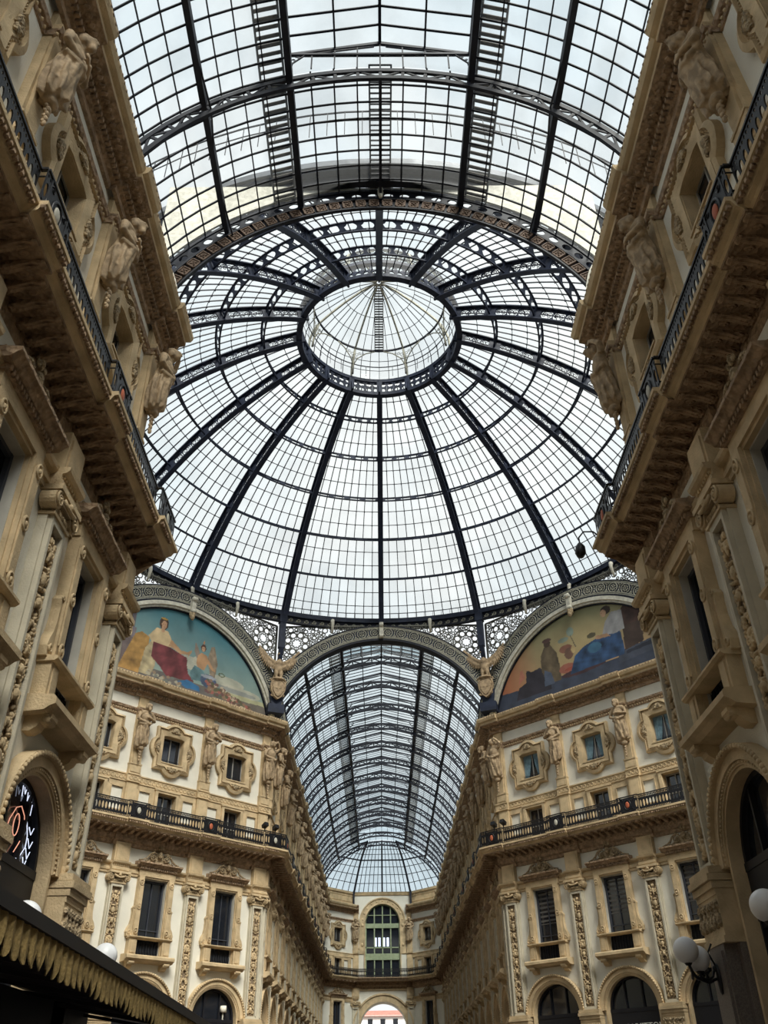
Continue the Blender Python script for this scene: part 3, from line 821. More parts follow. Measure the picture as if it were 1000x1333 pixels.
# masses the picture only hints at: the near diagonals, the side arms, the street behind the camera
facade('wall_front_left', 'left near diagonal facade of the crossing', 'near left diagonal', '', (-A,-W), -45, 0, 14.5, [], [], T225, T225, level=0, rail=False)
facade('wall_front_right', 'right near diagonal facade of the crossing', 'near right diagonal', '', (A,-W), 45, -14.5, 0, [], [], T225, T225, level=0, rail=False)
facade('wall_arm_left_far', 'far wall of the left side arm', '', '', (-A,W), 180, 0, 26, [], [], T225, 0, level=0, rail=False)
facade('wall_arm_left_near', 'near wall of the left side arm', '', '', (-A,-W), 0, -26, 0, [], [], 0, T225, level=0, rail=False)
facade('wall_arm_right_far', 'far wall of the right side arm', '', '', (A,W), 180, -26, 0, [], [], 0, T225, level=0, rail=False)
facade('wall_arm_right_near', 'near wall of the right side arm', '', '', (A,-W), 0, 0, 26, [], [], T225, 0, level=0, rail=False)
facade('wall_left_rear', 'left arcade wall behind the camera', '', '', (-W,-A-3*NP-.9), -90, 0, 26, [], [], 0, 0, level=0, rail=False)
facade('wall_right_rear', 'right arcade wall behind the camera', '', '', (W,-A-3*NP-.9), 90, -26, 0, [], [], 0, 0, level=0, rail=False)
def plain_wall(name, label, x0, x1, y0, y1, z1):
    m = M(); m.box(x0, x1, y0, y1, 0, z1); tag(link(name, m.mesh(name, 'plaster')), label, 'wall', kind='structure')
plain_wall('wall_rear', 'end of the arcade behind the camera', -8.4, 8.4, -59.5, -58.6, 24)
plain_wall('wall_arm_end_left', 'end of the left side arm', -44.4, -43.6, -8.4, 8.4, 24)
plain_wall('wall_arm_end_right', 'end of the right side arm', 43.6, 44.4, -8.4, 8.4, 24)

# ------------------------------------------------------------------ centre of the end wall
def end_wall():
    T = Matrix.Translation((0, FY, 0)) @ Matrix.Rotation(math.pi, 4, 'Z')
    ar, az, wr, wz = 2.79, 8.98, 2.15, 20.39
    w = M(); holes = [(-ar,ar,0.,az+ar), (-wr,wr,14.26,wz+wr)]
    grid_wall(w, -FX, FX, 0, 23.9, holes, 0)
    for r, cz in ((ar,az),(wr,wz)):
        pts = [(r*math.cos(math.pi*i/24), cz+r*math.sin(math.pi*i/24)) for i in range(25)]
        for i in range(24):
            a, b = pts[i], pts[i+1]
            w.add([(a[0],0,a[1]),(b[0],0,b[1]),(b[0],0,cz+r),(a[0],0,cz+r)], [(0,1,2,3)])
    w.arc(0, az, ar, ar+.01, -3.0, 0, 0, math.pi, 24)
    for sg in (-1,1): a, b = sorted((sg*ar, sg*(ar+.8))); w.box(a, b, -3.0, -.01, 0, az)
    w.box(-7.5,7.5,-3.0,-2.6,12.2,23.9); 
    for sg in (-1,1): a, b = sorted((sg*3.0, sg*7.5)); w.box(a, b, -3.0, -2.6, 0, 12.3)
    o = link('wall_back', w.mesh('wall_back', 'plaster'), None, M4=T); tag(o, 'end wall of the far arcade with round arch and big window', 'wall', kind='structure')
    m = M(); m.arc(0,az,ar,ar+.18,0,.16,0,math.pi,28); m.arc(0,az,ar+.18,ar+.7,0,.09,0,math.pi,28); m.arc(0,az,ar+.7,ar+.88,0,.22,0,math.pi,28)
    for sg in (-1,1): a, b = sorted((sg*ar, sg*(ar+.7))); m.box(a, b, 0, .12, 0, az)
    link('archivolt', m.mesh('archivolt', 'stone'), o)
    m = M(); m.box(-3.4,3.4,0,.12,12.95,13.15)
    for sg in (-1,1): a, b = sorted((sg*3.25, sg*3.42)); m.box(a, b, 0, .12, 9.0, 13.0)
    link('panel_frame', m.mesh('panel_frame', 'stone'), o)
    m = M(); m.sweep([(-FX,0),(FX,0)], [(0,13.12),(.14,13.28),(.30,13.48),(.30,13.84),(1.12,13.84),(1.24,14.0),(1.38,14.14),(1.38,14.24),(0,14.26)], -.44, -.44)
    link('balcony_cornice', m.mesh('balcony_cornice', 'shaded_cornice_stone'), o)
    for sg in (-1,1):
        m = M(); a, b = sorted((sg*2.95, sg*FX))
        m.sweep([(a,0),(b,0)], [(0,21.38),(.22,21.58),(.24,21.75),(.66,21.86),(.72,22.0),(.92,22.24),(.92,22.34),(0,22.40)], 0 if sg > 0 else -.44, -.44 if sg > 0 else 0)
        link('top_cornice', m.mesh('top_cornice', 'shaded_cornice_stone'), o)
        m = M(); a, b = sorted((sg*2.95, sg*FX)); m.sweep([(a,0),(b,0)], [(0,16.44),(.12,16.46),(.12,16.92),(0,16.95)])
        link('band_course', m.mesh('band_course', 'stone'), o)
        link('pilaster', P_SHAFT, o, (sg*3.30,0,0)); link('capital', P_CAP, o, (sg*3.30,0,0)); link('entablature_block', P_BLOCK, o, (sg*3.30,0,0))
        link('herm_pilaster', HERM, o, (sg*3.32,0,0)); link('mezzanine_pilaster', MEZZP, o, (sg*3.32,0,0))
        t = link('caryatid_statue', FIG[0 if sg > 0 else 1], None, M4=T @ Matrix.Translation((sg*3.32,.22,18.28)))
        tag(t, f'small stone figure {"left" if sg > 0 else "right"} of the green arched window', 'statue', 'stone figures of the end wall')
    m = M(); m.sweep([(-FX,0),(FX,0)], [(0,23.55),(.12,23.6),(.2,23.85),(.25,23.95),(0,24.0)], -.44, -.44)
    link('parapet', m.mesh('parapet', 'stone'), o)
    # parapets of the facets above their cornice
    for nm, a, b in (('parapet_left', (-W,YEND), (-FX,FY)), ('parapet_right', (W,YEND), (FX,FY))):
        d = Vector((b[0]-a[0], b[1]-a[1], 0)).normalized(); n = Vector((d.y,-d.x,0)) if a[0] < 0 else Vector((-d.y,d.x,0))
        if n.y > 0: n = -n
        m = M(); p = Vector((*a,0)); q = Vector((*b,0))
        def slab(z0, z1, t0, t1):
            vs = [p+n*t0, q+n*t0, q+n*t1, p+n*t1]
            m.add([(v.x,v.y,z) for z in (z0,z1) for v in vs], [(3,2,1,0),(4,5,6,7),(0,1,5,4),(1,2,6,5),(2,3,7,6),(3,0,4,7)])
        slab(22.3,23.7,-.3,.05); slab(23.7,23.95,-.3,.2); slab(22.75,22.9,.05,.1); slab(23.4,23.5,.05,.1)
        tag(link('trim_parapet_'+('left' if a[0] < 0 else 'right'), m.mesh(nm, 'stone')), f'stone parapet above the {"left" if a[0]<0 else "right"} end facet', 'parapet', kind='structure')
    # big green window
    win = link('arched_window', None, None, M4=T @ Matrix.Translation((0,0,14.26))); tag(win, 'large round-headed window with green frames in the end wall', 'window')
    Z = 14.26
    m = M(); m.arc(0,wz,wr,wr+.12,-.4,.2,0,math.pi,28); m.arc(0,wz,wr+.12,wr+.62,0,.10,0,math.pi,28); m.arc(0,wz,wr+.62,wr+.76,0,.2,0,math.pi,28)
    for sg in (-1,1):
        a, b = sorted((sg*wr, sg*(wr+.76))); m.box(a, b, 0, .10, 16.9, wz); a, b = sorted((sg*wr, sg*(wr+.12))); m.box(a, b, -.4, .2, 14.26, wz)
        for z in (17.9, 20.1): m.ell((sg*(wr+.37),.12,z), (.16,.08,.2))
    for i in range(11):
        t = math.pi*(i+.5)/11; m.ell(((wr+.37)*math.cos(t),.12,wz+(wr+.37)*math.sin(t)), (.1,.06,.1), 6, 4)
    link('stone_surround', m.mesh('stone_surround', 'stone', Z), win)
    g = M(); g.prism([(-wr,14.26),(wr,14.26)]+[(wr*math.cos(math.pi*i/24), wz+wr*math.sin(math.pi*i/24)) for i in range(25)], 'y', -.36, -.32)
    link('pane', g.mesh('pane', 'window_glass', Z), win)
    f = M(); f.box(-wr,wr,-.3,-.1,19.80,20.32); f.box(-wr,wr,-.3,-.1,16.25,16.95); f.box(-wr,wr,-.3,-.15,17.55,17.68); f.arc(0,wz,wr-.1,wr,-.3,-.15,0,math.pi,24)
    for x in (-2.08,-1.02,0,1.02,2.08): f.box(x-.07,x+.07,-.3,-.15,14.26,wz+math.sqrt(max(0,4.5-x*x)))
    f.box(-wr,wr,-.3,-.2,21.25,21.33)
    link('green_frame', f.mesh('green_frame', 'green_frame', Z), win)
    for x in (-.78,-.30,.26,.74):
        l = M(); l.box(x,x+.28,-.31,-.305,17.75,18.75); link('daylight_glow_pane', l.mesh('daylight_glow_pane', 'white_glow', Z), win)  # emissive strips painting bright daylight into the glass, no lamp here
    rl = link('balcony_railing', None, None, M4=T @ Matrix.Translation((0,0,14.26))); tag(rl, 'black iron balcony railing across the end wall', 'railing')
    for nm, z, wd in (('top_rail',.86,.07),('bottom_rail',.05,.04)):
        m = M(); m.box(-FX+.5,FX-.5,1.17,1.23,z-wd/2,z+wd/2); link(nm, m.mesh(nm, 'iron_black'), rl)
    s = M(); x = -FX+.55
    while x < FX-.5: s.add([(x+v[0],1.2+v[1],v[2]) for v in BAL_M.v], BAL_M.f); x += .185
    link('baluster_row', s.mesh('baluster_row', 'iron_black'), rl)['kind'] = 'stuff'
end_wall()

# ------------------------------------------------------------------ the glass vaults
NSEG = 32; DA = R(161.2)/NSEG
def vp(i, y, r=VR):
    a = -R(80.6)+i*DA
    return (r*math.sin(a), y, VC+r*math.cos(a))
def vault(name, label, nb, pitch, gmat, pane_cells, T, monitor=True, detail=2):
    """local frame: the crossing's arch at y=0, the street runs to +y"""
    root = link(name, None, None, M4=T @ Matrix.Translation((0,0,VC))); tag(root, label, 'glass roof')
    rows = 8; dy = pitch/rows; ridge = 31.0; eave = 30.25; MX = vp(20,0)[0]; MZ = vp(20,0)[2]
    b = M()
    for i in range(NSEG+1):
        if 12 < i < 20: continue
        b.bar(vp(i,0), vp(i,pitch), .038, .06)
    for j in range(rows):
        for i in range(NSEG):
            if 12 <= i < 20: continue
            b.bar(vp(i,j*dy), vp(i+1,j*dy), .042, .06, (0,1,0))
    gb = b.mesh('glazing_bars', 'iron', VC)
    c = M()
    for i in range(13,20): c.bar(vp(i,0), vp(i,pitch), .05, .09)
    for j in range(rows):
        for i in range(12,20): c.bar(vp(i,j*dy), vp(i+1,j*dy), .042, .06, (0,1,0))
    cb = c.mesh('crown_bars', 'iron', VC)
    mo = M()
    for sg in (-1,1):
        mo.bar((sg*MX,0,eave), (sg*MX,pitch,eave), .12, .14)
        for x in (MX*.5,): mo.bar((sg*x,0,(eave+ridge)/2), (sg*x,pitch,(eave+ridge)/2), .06, .09)
        for j in range(rows):
            y = j*dy; mo.bar((sg*MX,y,eave), (0,y,ridge), .045, .07, (0,1,0)); mo.bar((sg*MX,y,MZ), (sg*MX,y,eave), .04, .05, (0,1,0))
        for y in (0, pitch/2):
            pts = [(sg*(MX-.05), y, MZ+.25), (sg*(MX-.12), y, MZ+.75), (sg*(MX-.5), y, eave-.10), (sg*(MX-1.2), y, eave+.12), (sg*.2, y, ridge-.28)]
            mo.tube(pts, .035, 4); mo.bar((sg*MX,y,eave-.05), (0,y,ridge-.10), .09, .09, (0,1,0))
            for q in range(3): mo.spiral(lambda u, v, q=q: (sg*(MX-.16-.13*q)+u, y, eave-.22-.16*(2-q)+.16+v), .07, 1.2, .018, 8, sg, 0, 4)
    mo.bar((0,0,ridge), (0,pitch,ridge), .10, .16)
    mb = mo.mesh('monitor_bars', 'iron', VC)
    tr = M(); n = NSEG
    for r, wd in ((8.02,.11),(8.46,.09)):
        for i in range(n): tr.bar(vp(i,0,r), vp(i+1,0,r), .17, wd, (0,1,0))
    for i in range(0, n+1, 1):
        tr.bar(vp(i,0,8.02), vp(i,0,8.46), .10, .05, (0,1,0))
    for i in range(0, n, 2): tr.bar(vp(i,0,8.06), vp(i+1,0,8.44), .07, .04, (0,1,0)); tr.bar(vp(i+2,0,8.06), vp(i+1,0,8.44), .07, .04, (0,1,0))
    trm = tr.mesh('truss', 'iron', VC)
    for k in range(nb):
        link('glazing_bars', gb, root, (0,k*pitch,0))['kind'] = 'stuff'
        if k == 0 or not monitor: link('crown_bars', cb, root, (0,k*pitch,0))['kind'] = 'stuff'
        else: link('monitor_bars', mb, root, (0,k*pitch,0))['kind'] = 'stuff'
        if k: link('truss', trm, root, (0,k*pitch,0))
    link('truss', trm, root, (0,nb*pitch,0))
    for i, wd in ((4,.13),(8,.15),(12,.21),(16,.10),(20,.21),(24,.15),(28,.13)):
        m = M()
        if i == 16:
            m.bar(vp(i,0,8.5), vp(i,pitch,8.5), wd, .25)
        else: m.bar(vp(i,0,8.45), vp(i,nb*pitch,8.45), wd, .34)
        link('purlin_beam', m.mesh('purlin_beam', 'iron', VC), root)
    # tie braces beside the beams
    m = M()
    for k in range(nb):
        for i in (8,24): m.bar(vp(i,k*pitch,8.1), vp(i,k*pitch+pitch*.5,8.55), .05); m.bar(vp(i,k*pitch+pitch,8.1), vp(i,k*pitch+pitch*.5,8.55), .05)
    link('brace_rods', m.mesh('brace_rods', 'iron', VC), root)
    # glass
    g = M(); pane_me = None
    if pane_cells:
        w2 = VR*DA/2-.03; l2 = dy/2-.03
        pm = M(); pm.box(-w2,w2,-l2,l2,-.006,.006); pane_me = pm.mesh('pane', 'vault_pane')
    for k in range(nb):
        for j in range(rows):
            for i in range(NSEG):
                if k and monitor and 12 <= i < 20: continue
                y = k*pitch+j*dy
                if pane_cells and pane_cells(k, j, i):
                    a = -R(80.6)+(i+.5)*DA; rc = VR*math.cos(DA/2)
                    Mx = Matrix.Translation((rc*math.sin(a), y+dy/2, rc*math.cos(a))) @ Matrix.Rotation(a, 4, 'Y')
                    link('pane', pane_me, root, M4=Mx)
                else:
                    g.add([vp(i,y), vp(i+1,y), vp(i+1,y+dy), vp(i,y+dy)], [(0,1,2,3)])
    if monitor:
        y0, y1 = pitch, nb*pitch
        for sg in (-1,1):
            for k in range(1, nb):
                for j in range(rows):
                    a, b_ = k*pitch+j*dy, k*pitch+(j+1)*dy
                    for u0, u1 in ((1,.5),(.5,0)):
                        z0, z1 = ridge+(eave-ridge)*u0, ridge+(eave-ridge)*u1
                        g.add([(sg*MX*u0,a,z0),(sg*MX*u1,a,z1),(sg*MX*u1,b_,z1),(sg*MX*u0,b_,z0)], [(0,1,2,3)])
                g.add([(sg*MX,k*pitch,MZ),(sg*MX,(k+1)*pitch,MZ),(sg*MX,(k+1)*pitch,eave),(sg*MX,k*pitch,eave)], [(0,1,2,3)])
        for y in (y0, y1):
            pts = [vp(i,y) for i in range(12,21)]+[(MX,y,eave),(0,y,ridge),(-MX,y,eave)]
            g.add(pts, [tuple(range(len(pts)))])
            m = M(); m.bar((-MX,y,eave-.05), (MX,y,eave-.05), .10, .10, caps=True)
            for q in range(-3,4): m.bar((q*MX/4,y,vp(16,0)[2]-.1), (q*MX/4,y,ridge-abs(q)*.19), .045)
            link('gable_bars', m.mesh('gable_bars', 'iron', VC), root)
    gp = link('glazing', g.mesh('glazing', gmat, VC), root)
    if pane_cells: gp['kind'] = 'stuff'; 
    gp['kind'] = 'stuff'
    return root

TN = Matrix.Translation((0,-A,0)) @ Matrix.Rotation(math.pi, 4, 'Z')
near_v = vault('near_glass_vault', 'iron and glass barrel vault over the near arcade, at the top', 8, NP, 'vault_glass',
      lambda k, j, i: (k == 0 and 3 <= i < 29) or (k == 1 and j < 3 and 3 <= i < 29), TN)
TF = Matrix.Translation((0,A,0))
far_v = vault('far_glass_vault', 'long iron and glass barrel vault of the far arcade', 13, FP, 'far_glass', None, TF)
for nm, T_, lb in (('side_glass_vault', Matrix.Translation((-A,0,0)) @ Matrix.Rotation(R(90), 4, 'Z'), 'glass vault of the left side arm'),
                   ('side_glass_vault', Matrix.Translation((A,0,0)) @ Matrix.Rotation(R(-90), 4, 'Z'), 'glass vault of the right side arm')):
    root = link(nm, None, None, M4=T_ @ Matrix.Translation((0,0,VC))); tag(root, lb, 'glass roof')
    g = M(); 
    for i in range(NSEG): g.add([vp(i,0), vp(i+1,0), vp(i+1,26), vp(i,26)], [(0,1,2,3)])
    link('glazing', g.mesh('glazing', 'vault_glass', VC), root)['kind'] = 'stuff'
    m = M()
    for k in range(7):
        for i in range(NSEG): m.bar(vp(i,k*4.33,8.4), vp(i+1,k*4.33,8.4), .2, .4, (0,1,0))
    for i in range(0,33,2): m.bar(vp(i,0,8.6), vp(i,26,8.6), .1, .1)
    link('ribs', m.mesh('ribs', 'iron', VC), root)

# half dome that closes the far vault
def apse():
    root = link('half_dome', None, None, (0,YEND,23.95)); tag(root, 'faceted glass half-dome closing the far arcade above the end wall', 'glass roof')
    Z0 = 23.95
    def arcp(t, r=VR): return Vector((r*math.sin(t), 0, VC+r*math.cos(t)))
    hx = [-W-.2, -FX, FX, W+.2]; hy = [0, 4.0, 4.0, 0]
    # ribs rise from the four base corners to the crown of the last truss
    tops = [R(-66), R(-12), R(12), R(66)]; base = [Vector((x,y,Z0)) for x, y in zip(hx,hy)]
    base[0] = arcp(R(-67)); base[3] = arcp(R(67))
    def curve(b, tp, n=8):
        a = arcp(tp); out = []
        for i in range(n+1):
            s = i/n; p = b.lerp(a, s); h = math.sin(math.pi*s)*.9; p = p+Vector((0, h*.6 if b.y > .1 else 0, h)); out.append(p)
        return out
    edges = []; N = 8
    for q in range(4):
        if q in (0,3):
            e0, e1 = (R(-67), R(-12)) if q == 0 else (R(67), R(12)); edges.append([arcp(e0+(e1-e0)*i/N) for i in range(N+1)])
        else: edges.append(curve(base[q], tops[q], N))
    g = M(); b = M(); heavy = M()
    for q in range(3):
        e0, e1 = edges[q], edges[q+1]; cols = 12 if q == 1 else 6
        G = [[e0[i].lerp(e1[i], c/cols) for c in range(cols+1)] for i in range(N+1)]
        for i in range(N):
            for c in range(cols):
                g.add([G[i][c], G[i][c+1], G[i+1][c+1], G[i+1][c]], [(0,1,2,3)])
                b.bar(G[i][c], G[i][c+1], .065); b.bar(G[i][c], G[i+1][c], .065)
        if q == 1:
            for i in range(N): heavy.bar(G[i][6], G[i+1][6], .20)
        for c in range(cols): heavy.bar(G[4][c], G[4][c+1], .14)
    for q in (1,2):
        for i in range(N):
            heavy.bar(edges[q][i], edges[q][i+1], .17); o = Vector((0,-.35,-.2)); heavy.bar(edges[q][i]+o, edges[q][i+1]+o, .17); heavy.bar(edges[q][i], edges[q][i]+o, .08)
        heavy.bar(edges[q][0]+Vector((0,-.4,.1)), edges[q][0]+Vector((0,-.5,-1.6)), .22, caps=True)
    inv = Matrix.Translation((0,0,-Z0))
    def out(nm, m, mt): return link(nm, m.mesh(nm, mt, Z0), root)
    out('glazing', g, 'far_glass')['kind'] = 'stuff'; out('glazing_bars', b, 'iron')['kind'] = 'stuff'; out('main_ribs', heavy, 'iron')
apse()

# walkways outside on the vault glass
def walkways():
    for root_v, nb, pitch, T_, tagw in ((near_v,8,NP,TN,'near'),(far_v,13,FP,TF,'far')):
        for sg in (-1,1):
            a = sg*R(23.2); r = VR+.18
            rt = link('roof_walkway', None, None, M4=T_ @ Matrix.Translation((r*math.sin(a), 0, VC+r*math.cos(a))) @ Matrix.Rotation(a, 4, 'Y'))
            side = {('near',1):'left',('near',-1):'right',('far',1):'right',('far',-1):'left'}[(tagw,sg)]
            tag(rt, f'slatted walkway lying on the {tagw} vault glass, {side} side', 'walkway', 'walkways on the vaults')
            m = M(); y = .2
            while y < nb*pitch: m.box(-.38,.38,y,y+(.12 if tagw == 'near' else .12),0,.03); y += .27
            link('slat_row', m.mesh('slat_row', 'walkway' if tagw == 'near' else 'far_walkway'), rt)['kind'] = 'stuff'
            m = M()
            for x in (-.4,.4): m.box(x-.03,x+.03,0,nb*pitch,-.06,0)
            link('runner', m.mesh('runner', 'iron'), rt)
    rt = link('roof_ladder', None, None, M4=TN @ Matrix.Translation((0,0,VC+VR+.12))); tag(rt, 'ladder on the crown of the near vault glass', 'ladder')
    m = M()
    for x in (-.36,.36): m.box(x-.03,x+.03,0,NP,0,.05)
    link('rail', m.mesh('rail', 'iron'), rt)
    m = M(); y = .1
    while y < NP: m.box(-.36,.36,y,y+.05,0,.04); y += .19
    link('rungs', m.mesh('rungs', 'iron'), rt)['kind'] = 'stuff'
walkways()

# ------------------------------------------------------------------ arches of the crossing
def star(a, k=8, r0=.62, r1=.84, sx=1.): return (r1 if math.cos(k*a) > 0 else r0)
RI, RO = 7.70, 8.60
A0 = math.acos(min(1, (22.3-VC)/RO))    # half-angle covered
def ring_pt(r, t, y): return (r*math.sin(t), y, VC+r*math.cos(t))
def near_arch():
    root = link('near_arch', None, None, M4=TN @ Matrix.Translation((0,0,VC))); tag(root, 'pierced iron arch with square brown panels where near vault meets dome', 'arch')
    t1 = R(80)
    m = M(); n = 40
    for k in range(n):
        a, b = -t1+2*t1*k/n, -t1+2*t1*(k+1)/n; am, hh = (a+b)/2, (b-a)/2
        m.pierced(lambda u, v, w, am=am, hh=hh: ring_pt(8.46+v*.21, am+u*hh, .04+w), lambda q: .62+.16*(math.cos(8*q) > .2), 16, .02)
    link('lozenge_plate', m.mesh('lozenge_plate', 'iron', VC), root)
    m = M()
    for r, w_ in ((8.70,.10),(8.24,.07),(7.73,.07)): m.arc(0,VC,r-w_/2,r+w_/2,-.02,.10,R(10),R(170),64)
    m.arc(0,VC,7.74,8.22,-.03,.02,R(10),R(170),64)
    link('flange', m.mesh('flange', 'iron', VC), root)
    p = M(); p.box(-.185,.185,-.05,.03,-.19,.19)
    for x0, x1, z0, z1 in ((-.185,.185,.15,.19),(-.185,.185,-.19,-.15),(-.185,-.145,-.19,.19),(.145,.185,-.19,.19)): p.box(x0,x1,.03,.06,z0,z1)
    for q in range(4):
        a = q*math.pi/2+math.pi/4; p.ell((.085*math.cos(a),.04,.085*math.sin(a)), (.04,.03,.04), 6, 4)
    p.ell((0,.05,0), (.04,.03,.04), 6, 4)
    pm = p.mesh('square_panel', 'brown_panel'); n = int(2*t1*7.98/.475)
    for k in range(n):
        a = -t1+2*t1*(k+.5)/n
        link('square_panel', pm, root, M4=Matrix.Translation((7.98*math.sin(a), .05, 7.98*math.cos(a))) @ Matrix.Rotation(a, 4, 'Y'))
near_arch()
def spandrel_skirt():
    m = M(); pts = [(8.80*math.sin(t), 8.80*math.cos(t)) for t in [R(-62)+R(124)*i/40 for i in range(41)]]
    top = 29.60-VC
    for a, b in zip(pts, pts[1:]):
        for y in (.10, .18): m.add([(a[0],y,a[1]),(b[0],y,b[1]),(b[0],y,max(b[1]+.02,top)),(a[0],y,max(a[1]+.02,top))], [(0,1,2,3)])
    tag(link('trim_spandrel', m.mesh('trim_spandrel', 'pale_metal'), None, M4=TN @ Matrix.Translation((0,0,VC))), 'pale sheet skirt outside the vault where it meets the dome', 'trim', kind='structure')
spandrel_skirt()

def rosette_mesh():
    m = M(); 
    m.tube([(.31*math.cos(t*math.pi/9), .03, .31*math.sin(t*math.pi/9)) for t in range(18)], .035, 5, closed=True)
    for k in range(8):
        a = k*math.pi/4; m.ell((.16*math.cos(a),.03,.16*math.sin(a)), (.035+.045*abs(math.cos(a)),.03,.035+.045*abs(math.sin(a))), 6, 4)
    m.ell((0,.04,0), (.06,.05,.06), 6, 4)
    for sx in (-1,1):
        for sz in (-1,1):
            m.tube([(sx*.46,.02,sz*.10),(sx*.40,.03,sz*.22),(sx*.30,.02,sz*.32)], .028, 4)
            m.spiral(lambda a, b: (sx*.40+a, .02, sz*.30+b), .07, 1.2, .022, 8, sx*sz, 0, 4)
        m.ell((sx*.46,.02,0), (.045,.03,.09), 6, 4)
    return m.mesh('rosette', 'silver')
ROS = rosette_mesh()
def scroll_console(): 
    m = M(); m.box(-.14,.14,-.05,.25,-.5,.5); m.tube([(-.15,.22,-.42),(.15,.22,-.42)], .14, 8); m.tube([(-.15,.24,.42),(.15,.24,.42)], .16, 8)
    return m.mesh('console', 'pale_metal')
CONS = scroll_console()
def floral_band(parent, y, mirror=1):
    """in the parent's frame (arch centre height = 0): x across, outward normal = -y*mirror"""
    m = M(); m.arc(0,0,RI,RO,-.10,0,R(8),R(172),64)
    link('band_plate', m.mesh('band_plate', 'iron_blue'), parent, (0,y,0))
    m = M()
    for r in (RI+.04, RI+.13, RO-.13, RO-.04): m.arc(0,0,r-.025,r+.025,0,.05,R(8),R(172),64)
    link('band_fillet', m.mesh('band_fillet', 'silver'), parent, (0,y,0))
    n = 24; rc = (RI+RO)/2; t1 = R(78)
    for k in range(n):
        a = -t1+2*t1*(k+.5)/n
        link('rosette', ROS, parent, M4=Matrix.Translation((rc*math.sin(a), y, rc*math.cos(a))) @ Matrix.Rotation(a, 4, 'Y'))

# arch over the far street, seen from the crossing: local +y faces the camera
TA = Matrix.Translation((0,A,VC)) @ Matrix.Rotation(math.pi, 4, 'Z')
fa = link('far_arch', None, None, M4=TA); tag(fa, 'arch of silver rosettes over the mouth of the far arcade', 'arch')
floral_band(fa, .12)
m = M(); m.arc(0,0,7.55,RI,-.5,.15,R(8),R(172),64); m.arc(0,0,RO,RO+.08,-.3,.2,R(8),R(172),64); link('flange', m.mesh('flange', 'iron'), fa)
link('console', CONS, fa, (0,.2,RO-.42))

